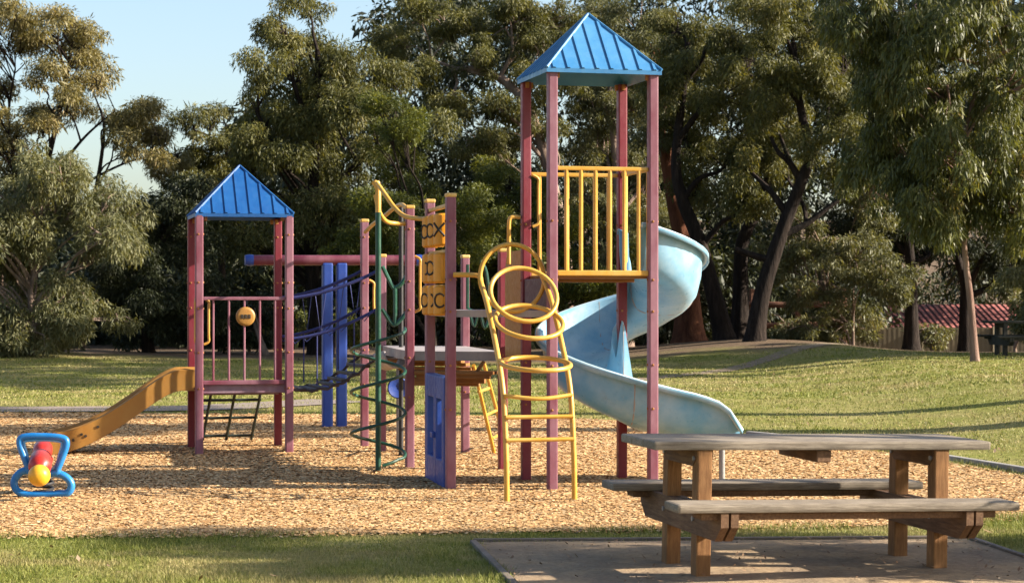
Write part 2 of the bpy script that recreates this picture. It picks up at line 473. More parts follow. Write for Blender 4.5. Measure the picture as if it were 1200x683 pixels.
BARK = [(-9.5, 12.95), (-5, 13.0), (-2.2, 12.98), (0, 13.2), (1.6, 13.35), (3.1, 13.75), (4.2, 14.4), (4.62, 15.6), (4.56, 17.2), (4.1, 19.0),
        (3.55, 20.6), (2.6, 22.2), (1.6, 24.6), (.2, 25.6), (-2, 26.0), (-6, 26.4), (-10, 26.6), (-12, 22), (-12, 15)]
m, nt, b = newmat('bark_mulch_ground')
co = N(nt, 'ShaderNodeTexCoord').outputs['Object']
mp = N(nt, 'ShaderNodeMapping'); mp.inputs['Scale'].default_value = (1, 1.8, 1); nt.links.new(co, mp.inputs[0])
vo = N(nt, 'ShaderNodeTexVoronoi'); vo.inputs['Scale'].default_value = 34; nt.links.new(mp.outputs[0], vo.inputs['Vector'])
sp = N(nt, 'ShaderNodeSeparateColor'); nt.links.new(vo.outputs['Color'], sp.inputs[0])
r1 = ramp(nt, sp.outputs[0], [(0, (.32, .16, .06)), (.3, (.52, .30, .12)), (.7, (.66, .42, .20)), (1, (.78, .54, .29))])
n1 = noise(nt, .8, 4, .6, co)
r2 = ramp(nt, n1.outputs[0], [(.3, (.8, .76, .7)), (.65, (1.05, 1.03, 1))])
nt.links.new(mix(nt, 1.0, r1.outputs[0], r2.outputs[0], 'MULTIPLY'), b.inputs['Base Color'])
b.inputs['Roughness'].default_value = .9; b.inputs['Specular IOR Level'].default_value = .15
bump(nt, b, vo.outputs['Distance'], .45, .015)
M['mulch'] = m
kind(fill_poly('bark_mulch', BARK, M['mulch'], .010), 'structure')

# loose chips lying on the mulch
rng = np.random.default_rng(5)
n = 400000
Dn = 12.8 + (26.5 - 12.8) * rng.random(n) ** 1.45
Xn = (rng.random(n) * 2 - 1) * Dn * .275
ok = inside(BARK, Xn + rng.normal(0, .05, n), Dn + rng.normal(0, .08, n))
Dn, Xn = Dn[ok], Xn[ok]; n = len(Dn)
hd = rng.random(n) * 6.283; tl = rng.normal(0, .13, n); rl = rng.normal(0, .16, n)
a = np.stack([np.cos(hd) * np.cos(tl), np.sin(hd) * np.cos(tl), np.sin(tl)], 1)
s = unit(np.cross(np.tile([0, 0, 1.], (n, 1)), a)); up = np.cross(a, s)
s2 = s * np.cos(rl)[:, None] + up * np.sin(rl)[:, None]
ll = (.007 + .018 * rng.random(n) ** 2.4)[:, None] * (Dn / 16)[:, None] ** .5; ww = (.006 + .009 * rng.random(n))[:, None] * (Dn / 16)[:, None] ** .5
p = np.stack([Xn, Dn, gz(Xn, Dn) + .013 + .004 * rng.random(n)], 1)
q = np.stack([p - a * ll - s2 * ww * .7, p + a * ll * .8 - s2 * ww, p + a * ll + s2 * ww * .6, p - a * ll * .9 + s2 * ww], 1)
m, nt, b = newmat('loose_bark_chips')
g = N(nt, 'ShaderNodeNewGeometry')
r1 = ramp(nt, g.outputs['Random Per Island'], [(0, (.35, .17, .063)), (.12, (.56, .31, .124)), (.6, (.71, .435, .19)), (1, (.85, .62, .345))])
nt.links.new(r1.outputs[0], b.inputs['Base Color']); b.inputs['Roughness'].default_value = .85; b.inputs['Specular IOR Level'].default_value = .2
M['chips'] = m
kind(np_mesh('bark_chips', q, 4, M['chips']), 'stuff')

# picnic pad of packed dirt
PAD = [(-.22, 12.62), (2.95, 12.78), (3.12, 11.85), (3.45, 9.0), (.33, 8.6), (.03, 10.9)]
m, nt, b = newmat('packed_dirt')
co = N(nt, 'ShaderNodeTexCoord').outputs['Object']
n1 = noise(nt, 1.6, 5, .65, co); n2 = noise(nt, 26, 6, .75, co)
r1 = ramp(nt, n1.outputs[0], [(.36, (.31, .235, .165)), (.52, (.42, .31, .20)), (.64, (.55, .385, .225))])
r2 = ramp(nt, n2.outputs[0], [(.3, (.7, .68, .66)), (.65, (1.1, 1.1, 1.1))])
nt.links.new(mix(nt, 1.0, r1.outputs[0], r2.outputs[0], 'MULTIPLY'), b.inputs['Base Color'])
b.inputs['Roughness'].default_value = .95; b.inputs['Specular IOR Level'].default_value = .1
bump(nt, b, n2.outputs[0], .7, .02)
M['dirt'] = m
kind(fill_poly('picnic_pad', PAD, M['dirt'], .012), 'structure')
def edging(a, b_, label, w=.04, h=.028, grp='timber edging boards round the picnic pad'):
    a = Vector((a[0], a[1], gzf(*a))); b_ = Vector((b_[0], b_[1], gzf(*b_)))
    mb = MB(); mb.beam(a + EZ * (h / 2 - .01), b_ + EZ * (h / 2 - .01), w, h + .02, bev=.006)
    return tag(mb.build('edging_board', M['board'], None, (a + b_) / 2), label, 'edging', grp)
edging((-.25, 12.66), (3.0, 12.82), 'long grey timber edging along the far side of the picnic pad')
edging((-.25, 12.60), (.32, 8.6), 'slanting timber edging between shaded grass and the picnic pad, left of the table')
edging((2.99, 12.75), (3.48, 9.0), 'timber edging at the right end of the picnic pad, beyond the bench end')
# kerb round the bark on the right
mb = MB()
kp = [(4.68, 15.6), (4.64, 17.2), (4.18, 19.05), (3.62, 20.66), (2.68, 22.25)]
for i in range(len(kp) - 1):
    a, c2 = kp[i], kp[i + 1]
    mb.beam((a[0], a[1], gzf(*a) + .03), (c2[0], c2[1], gzf(*c2) + .018), .08, .07, bev=.012)
tag(mb.build('edging_kerb', M['kerb'], None, (4.1, 19.0, 0)), 'curved pale kerb between bark chips and lawn, behind the near picnic table', 'kerb')

# paths
def ribbon(name, pts, w, mat, z):
    P = smooth_path([(x, y, 0) for x, y in pts], 8); vs = []; fs = []
    for i, q in enumerate(P):
        t = (P[min(i + 1, len(P) - 1)] - P[max(i - 1, 0)]).normalized(); s = Vector((-t.y, t.x, 0)) * w / 2
        for e in (q + s, q + s * .33, q - s * .33, q - s): vs.append((e.x, e.y, gzf(e.x, e.y) + z))
    for i in range(len(P) - 1):
        for j in range(3): fs.append((i * 4 + j, i * 4 + j + 1, (i + 1) * 4 + j + 1, (i + 1) * 4 + j))
    mb = MB(); mb.add(vs, fs); return kind(mb.build(name, mat), 'structure')
m, nt, b = newmat('path_gravel')
n2 = noise(nt, 8, 6, .7)
r1 = ramp(nt, n2.outputs[0], [(.3, (.22, .17, .14)), (.7, (.32, .25, .20))])
nt.links.new(r1.outputs[0], b.inputs['Base Color']); b.inputs['Roughness'].default_value = .95
bump(nt, b, n2.outputs[0], .4, .01)
M['path'] = m
m, nt, b = newmat('trodden_track')
n2 = noise(nt, 3, 6, .75)
r1 = ramp(nt, n2.outputs[0], [(.35, (.17, .16, .05)), (.52, (.23, .16, .10)), (.68, (.32, .23, .16))])
nt.links.new(r1.outputs[0], b.inputs['Base Color']); b.inputs['Roughness'].default_value = .95
M['track'] = m
ribbon('path', [(-16, 26.2), (-10, 27.0), (-5.0, 27.4), (-3.6, 28.4), (-2.6, 29.6)], 1.25, M['path'], .014)
ribbon('dirt_path', [(2.2, 36.5), (4.2, 40.5), (6.6, 45), (9.5, 50), (13, 54)], .5, M['track'], .010)

# ------------------------------------------------------------------ grass blades
m, nt, b = newmat('grass_blades')
g = N(nt, 'ShaderNodeNewGeometry'); at = N(nt, 'ShaderNodeAttribute', attribute_name='tint')
r1 = ramp(nt, g.outputs['Random Per Island'], [(0, (.13, .175, .022)), (.5, (.24, .265, .045)), (1, (.35, .34, .08))])
r2 = ramp(nt, g.outputs['Random Per Island'], [(0, (.32, .27, .085)), (1, (.50, .41, .19))])
nt.links.new(mix(nt, at.outputs['Fac'], r1.outputs[0], r2.outputs[0]), b.inputs['Base Color'])
b.inputs['Roughness'].default_value = .6; b.inputs['Specular IOR Level'].default_value = .3
tr = N(nt, 'ShaderNodeBsdfTranslucent'); nt.links.new(b.inputs['Base Color'].links[0].from_socket, tr.inputs[0])
ms = N(nt, 'ShaderNodeMixShader'); ms.inputs[0].default_value = .3
nt.links.new(b.outputs[0], ms.inputs[1]); nt.links.new(tr.outputs[0], ms.inputs[2]); nt.links.new(ms.outputs[0], nt.nodes['Material Output'].inputs[0])
M['blade'] = m
def vnoise(x, y, s, seed):
    r = np.random.default_rng(seed); T = r.random((64, 64))
    xi = np.floor(x / s).astype(int); yi = np.floor(y / s).astype(int); fx = x / s - xi; fy = y / s - yi
    fx = fx * fx * (3 - 2 * fx); fy = fy * fy * (3 - 2 * fy)
    g_ = lambda i, j: T[i % 64, j % 64]
    return (g_(xi, yi) * (1 - fx) + g_(xi + 1, yi) * fx) * (1 - fy) + (g_(xi, yi + 1) * (1 - fx) + g_(xi + 1, yi + 1) * fx) * fy
def blades(n, d0, d1, pw, h, w, seed, extra=None):
    rng = np.random.default_rng(seed)
    y = d0 + (d1 - d0) * rng.random(n) ** pw; x = (rng.random(n) * 2 - 1) * y * .285
    jx, jy = x + rng.normal(0, .03, n), y + rng.normal(0, .05, n)
    ok = ~inside(BARK, jx, jy) & ~inside(PAD, x + rng.normal(0, .02, n), y + rng.normal(0, .03, n))
    ok &= rng.random(n) < np.clip(.25 + 1.3 * vnoise(x, y, .35, 3), 0, 1)
    x, y = x[ok], y[ok]; n = len(x)
    dry = np.clip((vnoise(x, y, .9, 7) * .6 + vnoise(x, y, .22, 8) * .4 - .42) * 3.2 + rng.normal(0, .25, n), 0, 1)
    p = np.stack([x, y, gz(x, y) - .004], 1)
    hd = rng.random(n) * 6.283; s = np.stack([np.cos(hd), np.sin(hd), np.zeros(n)], 1)
    ln = rng.normal(0, .45, (n, 3)); ln[:, 2] = 1; ln = unit(ln)
    hh = (h * (.5 + rng.random(n)) * (.6 + .8 * vnoise(x, y, .5, 12)))[:, None]; ww = (w * (.7 + .6 * rng.random(n)))[:, None]
    bend = s[:, [1, 0, 2]] * np.array([1, -1, 1]) * (rng.normal(0, .3, n))[:, None] * hh
    q = np.stack([p - s * ww, p + s * ww, p + ln * hh * .6 + s * ww * .7, p + ln * hh + bend, p + ln * hh * .6 - s * ww * .7][:0] or
                 [p - s * ww, p + s * ww, p + ln * hh + bend], 1)
    return q, dry
def edge_tufts(n, seed):
    rg = np.random.default_rng(seed); P = BARK[:11]; q = []; i = rg.integers(0, len(P) - 1, n); f = rg.random(n)
    A = np.array(P); c = A[i] * (1 - f)[:, None] + A[i + 1] * f[:, None]
    msk = vnoise(c[:, 0] + 20, c[:, 1], .45, 41) + rg.normal(0, .1, n) > .5; c = c[msk]; n = len(c)
    c = c + rg.normal(0, .07, (n, 2)) - np.array([0, .05]); p = np.stack([c[:, 0], c[:, 1], gz(c[:, 0], c[:, 1])], 1)
    hd = rg.random(n) * 6.283; s_ = np.stack([np.cos(hd), np.sin(hd), np.zeros(n)], 1); ln = rg.normal(0, .4, (n, 3)); ln[:, 2] = 1; ln = unit(ln)
    hh = (.03 + .05 * rg.random(n) ** 2)[:, None]
    return np.stack([p - s_ * .003, p + s_ * .003, p + ln * hh], 1), np.clip(rg.normal(.15, .2, n), 0, 1)
q0, t0_ = edge_tufts(16000, 20)
q1, t1 = blades(200000, 10.4, 14.2, 1.0, .026, .0032, 21)
q2, t2 = blades(110000, 14, 34, 1.0, .030, .009, 22)
q3, t3 = blades(60000, 30, 45, 1.0, .035, .016, 23)
kind(np_mesh('grass', np.concatenate([q0, q1, q2, q3]), 3, M['blade'], tint=np.concatenate([t0_, t1, t2, t3])), 'stuff')

def scraps(name, n, x0, x1, y0, y1, ln, wd, mat, seed, keep):
    rg = np.random.default_rng(seed); x = rg.uniform(x0, x1, n); y = y0 + (y1 - y0) * rg.random(n)
    k = keep(x, y, rg); x, y = x[k], y[k]; n = len(x)
    h = rg.random(n) * 6.283; t_ = rg.normal(0, .25, n)
    a = np.stack([np.cos(h) * np.cos(t_), np.sin(h) * np.cos(t_), np.sin(t_)], 1); s_ = unit(np.cross(np.tile([0, 0, 1.], (n, 1)), a))
    l_ = (ln * (.5 + rg.random(n)))[:, None]; w_ = (wd * (.6 + .8 * rg.random(n)))[:, None]
    p = np.stack([x, y, gz(x, y) + .024 + .004 * rg.random(n)], 1)
    q = np.stack([p - a * l_, p + s_ * w_, p + a * l_ + np.array([0, 0, .004]), p - s_ * w_], 1)
    return kind(np_mesh(name, q, 4, mat), 'stuff')
m, nt, b = newmat('fallen_leaf_litter')
g = N(nt, 'ShaderNodeNewGeometry')
r1 = ramp(nt, g.outputs['Random Per Island'], [(0, (.16, .08, .04)), (.5, (.32, .18, .09)), (1, (.42, .30, .18))])
nt.links.new(r1.outputs[0], b.inputs['Base Color']); b.inputs['Roughness'].default_value = .8
M['litter'] = m
scraps('loose_debris', 1500, -.2, 3.3, 10.0, 12.75, .018, .007, M['litter'], 61, lambda x, y, rg: inside(PAD, x, y) & (rg.random(len(x)) < .2 + .8 * vnoise(x, y, .4, 31)))
scraps('fallen_leaves', 7000, -14, 14, 10.4, 46, .032, .011, M['litter'], 62, lambda x, y, rg: ~inside(BARK, x, y) & ~inside(PAD, x, y) & (rg.random(len(x)) < vnoise(x, y, 1.5, 33)))

# ------------------------------------------------------------------ climbing structure
PS = thing('climbing_frame', 'multicoloured climbing frame with two blue roofed towers, orange slide and pale blue spiral slide', 'playground', (-.9, 18.2, 0))
def post(x, y, z, mat='post', w=.08, cap=True, label=None):
    mb = MB(); mb.box((x, y, (z - .3) / 2), w, w, z + .3, .012)
    p = mb.build('post', M[mat], PS, label=label)
    for zc in ([.62, 1.05] if z < 2.2 else [.66, 1.02, 1.46, 1.72, 2.2]):
        if zc > z - .1: continue
        for dx, dy in ((w / 2, 0), (-w / 2, 0), (0, -w / 2)):
            k = MB(); k.lathe([(.011, 0), (.011, .006), (.006, .010)], (x + dx * .98, y + dy * .98, zc), Vector((dx, dy, 0)), 8); k.build('bolt', M['rust'], p)
    if cap:
        c = MB(); c.box((x, y, z + .012), w + .008, w + .008, .035, .012); c.build('cap', M['cap'], p)
    return p
S1 = .86; S2 = .90
PH = 3.42
for (u, v, lb) in ((0, 0, None), (S1, 0, None), (0, S1, None), (S1, S1, 'red brown post at the core of the spiral slide')):
    q = G(u, v, 0); post(q.x, q.y, PH, 'post' if v == 0 else 'post_red', cap=False, label=lb)
for (u, v) in ((0, 0), (S2, 0), (0, S2), (S2, S2)):
    q = L(u, v, 0); post(q.x, q.y, 2.40, 'post' if v == 0 else 'post_red', cap=False)
P1 = Vector((-.503, 16.07, 0)); P2 = Vector((-.715, 17.1, 0)); P3 = Vector((-.941, 18.04, 0)); P4 = Vector((-1.546, 20.56, 0))
P5 = Vector((-1.32, 19.9, 0)); P6 = Vector((-.473, 19.8, 0)); P7 = Vector((-.085, 17.86, 0))
post(P1.x, P1.y, 2.40); post(P2.x, P2.y, 2.40); post(P3.x, P3.y, 2.39); post(P4.x, P4.y, 2.36)
post(P5.x, P5.y, 1.98); post(P6.x, P6.y, 1.97); post(P7.x, P7.y, 1.99, 'post_red')

def roof(c, half, ze, za, mat, fx, nrib, label):
    """square pyramid with standing seams; fx maps (u, v, z) to the world"""
    mb = MB(); n = 4
    cor = [(-half, -half), (half, -half), (half, half), (-half, half)]
    top = fx(c[0], c[1], za)
    t = .02
    for i in range(4):
        a = cor[i]; b2 = cor[(i + 1) % 4]
        A = fx(c[0] + a[0], c[1] + a[1], ze); B = fx(c[0] + b2[0], c[1] + b2[1], ze)
        nr = (B - A).cross(top - A).normalized()
        mb.add([A, B, top, A - EZ * .035, B - EZ * .035, top - EZ * .05], [(0, 1, 2), (5, 4, 3), (0, 3, 4, 1)])
        mid = (A + B) / 2; fall = mid - top
        ax = (B - A)
        for k in range(nrib):
            s = (k + .5) / nrib
            e = A + ax * s
            # where the rib meets the hip
            f = 1 - abs(2 * s - 1)
            st = e - fall * (f * .985)
            w = ax.normalized() * .010
            mb.plate([e - w + nr * .001, e + w + nr * .001, st + w + nr * .001, st - w + nr * .001], nr, .010)
            mb.plate([e - w * 1.7 + nr * .001, e + w * 1.7 + nr * .001, st + w * 1.7 + nr * .001, st - w * 1.7 + nr * .001], nr, .004)
    for i in range(4):
        A = fx(c[0] + cor[i][0], c[1] + cor[i][1], ze)
        mb.tube([A + EZ * .004, top + EZ * .004], .013, 6)
    r = mb.build('roof', mat, PS, label=label)
    for (u, v) in ((-1, -1), (1, -1), (1, 1), (-1, 1)):
        for du, dv in ((.047, 0), (0, .047)):
            br = MB(); br.box(fx(c[0] + u * (half - .06) - u * du, c[1] + v * (half - .06) - v * dv, ze - .05), .03, .03, .05, .004); br.build('bracket', M['rust'], r)
    return r
roof((S1 / 2, S1 / 2), .49, 3.44, 3.955, M['roof_light'], G, 8, 'lighter blue pyramid roof of the tall tower')
roof((S2 / 2, S2 / 2), .49, 2.41, 2.915, M['roof_dark'], L, 8, 'deep blue pyramid roof of the short tower')

def platform(fx, s, z, th, mat, label):
    mb = MB(); mb.box(fx(s / 2, s / 2, z - th / 2), s - .05, s - .05, th, .01)
    for k in range(2): mb.box(fx(s / 2, s * (k + 1) / 3, z - th - .014), s - .14, .03, .03, .004)
    return mb.build('platform', mat, PS, label=label)
platform(G, S1, 1.76, .03, M['cleat'], 'high platform under the tall roof')
M['edge'] = paint('lilac_deck_edge', (.24, .10, .15), (.38, .27, .32), .5, (.35, .6))
platform(L, S2, .70, .09, M['edge'], 'low platform with a pinkish edge')

def railing(fx, a, b_, z0, z1, nb, mat, r=.017, rail=.02, label=None):
    mb = MB(); A = Vector(fx(a[0], a[1], 0)); B = Vector(fx(b_[0], b_[1], 0))
    d = (B - A).normalized(); A2 = A + d * .04; B2 = B - d * .04
    mb.beam(A2 + EZ * z1, B2 + EZ * z1, .034, .034, bev=.008)
    rl = mb.build('railing', mat, PS, label=label)
    mb = MB(); mb.beam(A2 + EZ * z0, B2 + EZ * z0, .034, .045, bev=.008); mb.build('bottom_rail', mat, rl)
    for k in range(nb):
        q = A2.lerp(B2, (k + .65) / (nb + .3))
        bb = MB(); bb.tube([q + EZ * (z0 + .01), q + EZ * (z1 - .01)], r, 8); bb.build('bar', mat, rl)
    return rl
railing(G, (0, 0), (S1, 0), 1.775, 2.63, 6, M['yellow'], label='front railing of the tall tower')
railing(G, (0, S1), (S1, S1), 1.775, 2.63, 6, M['yellow'], label='rear railing of the tall tower')
railing(L, (0, 0), (S2, 0), .72, 1.56, 5, M['post'], .011, label='thin purple railing of the short tower')
# slide entrance hoop on the right side of the tall tower
mb = MB(); mb.beam(G(S1, .04, 2.64), G(S1, S1 - .04, 2.64), .04, .04)
eh = mb.build('entrance_hoop', M['yellow'], PS)
for v in (.10, S1 - .10):
    mb = MB(); mb.tube([G(S1, v, 1.75), G(S1, v, 2.62)], .022, 10); mb.build('bar', M['yellow'], eh)

def handle(p, d, z0, z1, out=.05, r=.013):
    """small D handle standing off a post at p towards d"""
    d = Vector(d).normalized(); p = Vector(p)
    mb = MB(); mb.tube(smooth_path([p + EZ * z0, p + d * out + EZ * (z0 + .03), p + d * out + EZ * (z0 + .1), p + d * out + EZ * (z1 - .1), p + d * out + EZ * (z1 - .03), p + EZ * z1], 4), r, 8)
    return mb.build('handle', M['yellow'], PS)
handle(L(-.03, .03, 0), -EV * .6 - EU * .1, 1.12, 1.56); handle(L(.05, .05, 0), EU, 1.10, 1.56)
handle(G(.05, S1 - .04, 0), EU, 2.18, 2.62); handle(P3 + EU * .05, EU - EV * .6, 1.44, 1.95); handle(P4 + EU * .05, EU, 1.40, 1.75)
mb = MB(); tb = G(-.05, S1, 0)
mb.tube(smooth_path([tb + EZ * 2.26, tb - EU * .04 + EZ * 2.265, tb - EU * .09 + EZ * 2.25, tb - EU * .10 + EZ * 2.15, tb - EU * .10 + EZ * 1.86], 5), .018, 10)
mb.build('handle', M['yellow'], PS)

# decks
def deck(poly, z, th, mat, label, slat=None):
    mb = MB(); mb.prism(poly, z - th, z); return mb.build('deck', mat, PS, label=label)
pm = [(P3 - EU * .02), P7, P6, P5 + Vector((.0, .1, 0)), P5]
dk = deck([(q.x, q.y) for q in pm], 1.08, .085, M['grey'], 'grey middle deck between the posts')
mb = MB()
for k in range(8):
    t = k / 7; a = P3.lerp(P5, t) + EU * .07; c2 = P7.lerp(P6, t) - EU * .07
    sag = .05 + .08 * math.sin(math.pi * min(1, .2 + t))
    mb.beam(a + EZ * (.985 - sag), c2 + EZ * (.985 - sag), .17, .03, bev=.006)
    if k < 3:
        mb.beam(a + EZ * (.955 - sag - .03 * k) , c2 + EZ * (.955 - sag - .03 * k) - EU * .04, .05, .05, bev=.006)
mb.beam(P3.lerp(P7, .72) + EZ * .89 + EV * -.0, P3.lerp(P7, .80) + EZ * .99, .05, .03)
mb.build('under_frame', M['cleat'], dk)
dk2 = deck([(q.x, q.y) for q in (P1, G(0, 0, 0), G(0, S1, 0), P2)], 1.47, .055, M['grey'], 'grey step deck behind the hoop climber')
# riser and side panel
mb = MB(); mb.box(G(-.015, S1 / 2, 1.60), .02, S1 - .1, .26, .006); mb.build('riser_panel', M['riser'], PS)
a = Vector((P7.x, P7.y, 0)); c2 = Vector(G(0, S1, 0)); d = (c2 - a).normalized()
mb = MB(); a = a + d * .22; pl = [a + d * .05 + EZ * 1.05, c2 - d * .05 + EZ * 1.05, c2 - d * .05 + EZ * 1.98]
for k in range(7):
    t = k / 6 * math.pi / 2; pl.append(a + d * (.05 + .2 * (1 - math.sin(t))) + EZ * (1.78 + .2 * math.cos(t)))
mb.plate(pl, d.cross(EZ), .03); mb.build('side_panel', M['tan_panel'], PS)
# blue play panel between the two front left posts
d = (P2 - P1).normalized(); n_ = d.cross(EZ)
mb = MB(); lp = (P2 - P1).length
for (s0, s1) in ((.05, .16), (.44, .58), (.88, lp - .04)):
    mb.box(P1 + d * ((s0 + s1) / 2) + EZ * .46, s1 - s0, .10, .92, .015, d, n_, EZ)
mb.box(P1 + d * (lp / 2) + EZ * .825, lp - .1, .096, .19, .012, d, n_, EZ); mb.box(P1 + d * (lp / 2) + EZ * .12, lp - .1, .096, .22, .012, d, n_, EZ)
mb.box(P1 + d * (lp * .5) + EZ * .42 - n_ * .05, .12, .06, .05, .01, d, n_, EZ)
mb.build('play_panel', M['blue'], PS)
# noughts and crosses drums
mb = MB()
for z in (2.33, 1.955, 1.665, 1.46): mb.beam(P1 + d * .04 + EZ * z, P2 - d * .04 + EZ * z, .04, .03)
for z in (2.33, ): mb.tube([P1 + d * .02 + EZ * (z + .01), P2 + EZ * (z + .0)], .016, 8)
ox = mb.build('game_frame', M['cap'], PS)
for row, zc in enumerate((2.135, 1.82, 1.55)):
    hh = (.145, .125, .10)[row]; hh = .125 if row else .135
    for k, s in enumerate((.20, .50, .80)):
        c = P1 + d * s + EZ * zc - EU * .035; r = .074
        mb = MB(); mb.lathe([(r * .8, -hh), (r, -hh + .015), (r, hh - .015), (r * .8, hh)], c, EZ, 28)
        for kk in range(3):
            ang = kk * 2.094 + .5
            mb.box(c + Vector((math.cos(ang), math.sin(ang), 0)) * (r - .004), .02, .012, 2 * hh - .03, .003, Vector((-math.sin(ang), math.cos(ang), 0)), Vector((math.cos(ang), math.sin(ang), 0)), EZ)
        dr = mb.build('drum', M['drum'], ox)
        mk = MB()
        def wrap(ax_, z): return c + Vector((math.cos(ax_ / r + base_a), math.sin(ax_ / r + base_a), 0)) * (r + .001) + EZ * z
        base_a = R(-105) if k == 0 else R(-138)
        sym = [['X', 'O', 'O'], ['', 'O', ')'], ['C', ')', 'O']][row][k]
        if sym == 'X':
            base_a = R(-112)
            for sg in (1, -1): mk.tube([wrap(.05 * t, .055 * t * sg) for t in (-1, -.5, 0, .5, 1)], .0095, 6)
        elif sym:
            rg = (0, 6.283) if sym == 'O' else ((-1.2, 1.2) if sym == ')' else (.7, 5.6))
            mk.tube([wrap(.048 * math.cos(rg[0] + (rg[1] - rg[0]) * t / 16), .055 * math.sin(rg[0] + (rg[1] - rg[0]) * t / 16)) for t in range(17)], .009, 6)
        if mk.v: mk.build('painted_mark', M['mark'], ox)

# spiral slide
def spiral():
    Rm = .385; cen = G(S1, S1, 0); c0 = cen - EV * Rm
    st = []
    st.append((c0 - EU * .05, EU.copy(), 1.755, .43, .40)); st.append((c0 + EU * .03, EU.copy(), 1.75, .43, .38))
    nn = 44
    for i in range(nn + 1):
        f = i / nn * 2 * math.pi
        pos = cen + (EU * math.sin(f) - EV * math.cos(f)) * Rm
        hd = EU * math.cos(f) + EV * math.sin(f)
        z = 1.74 - 1.28 * (i / nn)
        hin = .30 + .10 * sstep(.5, .7, i / nn) + .46 * sstep(.84, .97, i / nn)
        st.append((pos, hd, z, .44 - .04 * sstep(.6, 1, i / nn), hin))
    end = cen - EV * Rm
    for k in range(1, 9):
        s = .83 * k / 8
        z = .46 - .13 * (1 - (1 - k / 8) ** 1.5)
        hh = (.40, .395, .39, .385, .37, .345, .29, .13)[k - 1]
        st.append((end + EU * (s - .012 * (k == 7)), EU.copy(), float(z), hh, min(hh, .24)))
    return st
st = spiral()
def section(w, hi, ho):
    return [(-w - .05, hi - .035), (-w - .05, hi), (-w - .02, hi + .008), (-w + .005, hi - .01), (-w + .02, hi * .5), (-w * .80, .055), (-w * .5, .014), (0, 0),
               (w * .38, .012), (w * .64, .05), (w * .84, min(.125, ho * .36)), (w * .955, ho * .62), (w, ho - .01), (w + .02, ho + .008), (w + .055, ho), (w + .055, ho - .04)]
def trough(st, w=.31, t=.014):
    vs = []; fs = []
    for (p, h, z, ho, hi) in st:
        out = h.cross(EZ).normalized()
        hi = float(hi); ho = float(ho)
        sec = section(w, hi, ho)
        for (o, zz) in sec: vs.append(Vector(p) + out * o + EZ * (z + zz))
    ns = len(sec)
    for i in range(len(st) - 1):
        for j in range(ns - 1): fs.append((i * ns + j, i * ns + j + 1, (i + 1) * ns + j + 1, (i + 1) * ns + j))
    return vs, fs
vs, fs = trough(st)
mb = MB(); mb.add(vs, fs, True)
SL = mb.build('spiral_slide', M['slide'], PS, label='pale blue spiral slide winding round the rear post of the tall tower')
md = SL.modifiers.new('thick', 'SOLIDIFY'); md.thickness = .012; md.offset = 0
M['rim'] = paint('sunlit_slide_rim', (.50, .64, .68), (.66, .75, .76), .4)  # near-white colour carries the sunlight on the slide's outer edge
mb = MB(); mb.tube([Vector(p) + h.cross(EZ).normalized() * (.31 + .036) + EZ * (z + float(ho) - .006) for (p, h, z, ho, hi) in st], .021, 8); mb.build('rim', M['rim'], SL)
# joint seams
for i0 in (13, 24, 30, 45):
    p, h, z, ho, hi = st[i0]; out = h.cross(EZ).normalized(); w = .31
    sec = [(o, zz + .003) for o, zz in section(w, float(hi), float(ho))][3:-3]
    mb = MB(); mb.tube(smooth_path([Vector(p) + out * o + EZ * (z + zz) for o, zz in sec], 3), .008, 6)
    mb.build('joint', M['grey'], SL)
mb = MB(); q = W(846, 569, 16.5)
mb.tube([(q.x, q.y, -.2), (q.x, q.y, .34)], .026, 10); mb.build('support_pole', M['steel'], SL)

# orange slide of the short tower
st2 = []
prof = [(-.02, .70), (.1, .70), (.2, .695), (.33, .64), (.5, .53), (.7, .39), (.9, .265), (1.1, .165), (1.28, .105), (1.45, .08), (1.55, .085), (1.58, .075)]
fine = smooth_path([(q[0], 0, q[1]) for q in prof[:-1]], 5); fine = [(q.x, q.z) for q in fine] + [prof[-1]]
for (s, z) in fine:
    p = L(-s, S2 / 2, 0); hgt = .175 if s < 1.4 else .14
    if s > 1.56: hgt = .05
    st2.append((p, -EU, z - .03, hgt, hgt))
vs = []; fs = []
w = .21
for (p, h, z, ho, hi) in st2:
    out = h.cross(EZ).normalized()
    sec = [(-w - .03, hi - .06), (-w - .035, hi - .005), (-w - .01, hi + .01), (-w + .012, hi - .01), (-w + .02, .06), (-w + .05, .015), (-w * .4, 0), (w * .4, 0), (w - .05, .015), (w - .02, .06), (w - .012, ho - .01), (w + .01, ho + .01), (w + .035, ho - .005), (w + .035, -.035), (w + .01, -.04), (w * .3, -.03), (-w * .3, -.03), (-w - .01, -.04), (-w - .03, -.035)]
    for (o, zz) in sec: vs.append(Vector(p) + out * o + EZ * (z + zz))
ns = len(sec)
for i in range(len(st2) - 1):
    for j in range(ns): fs.append((i * ns + j, i * ns + (j + 1) % ns, (i + 1) * ns + (j + 1) % ns, (i + 1) * ns + j))
fs.append(tuple(range(ns))); fs.append(tuple(reversed(range((len(st2) - 1) * ns, len(st2) * ns))))
mb = MB(); mb.add(vs, fs, True); OS = mb.build('slide', M['orange'], PS, label='orange slide of the short tower')
for k, s in enumerate((.98, 1.1, 1.14, 1.22)):
    mb = MB()
    z = np.interp(s, [q[0] for q in prof], [q[1] for q in prof])
    c = L(-s, S2 / 2 - w - .036, float(z) + .06 - .03 * (k % 2)); mb.lathe([(.014, -.004), (.014, .004)], c, EV, 10); mb.build('bolt', M['mark'], OS)

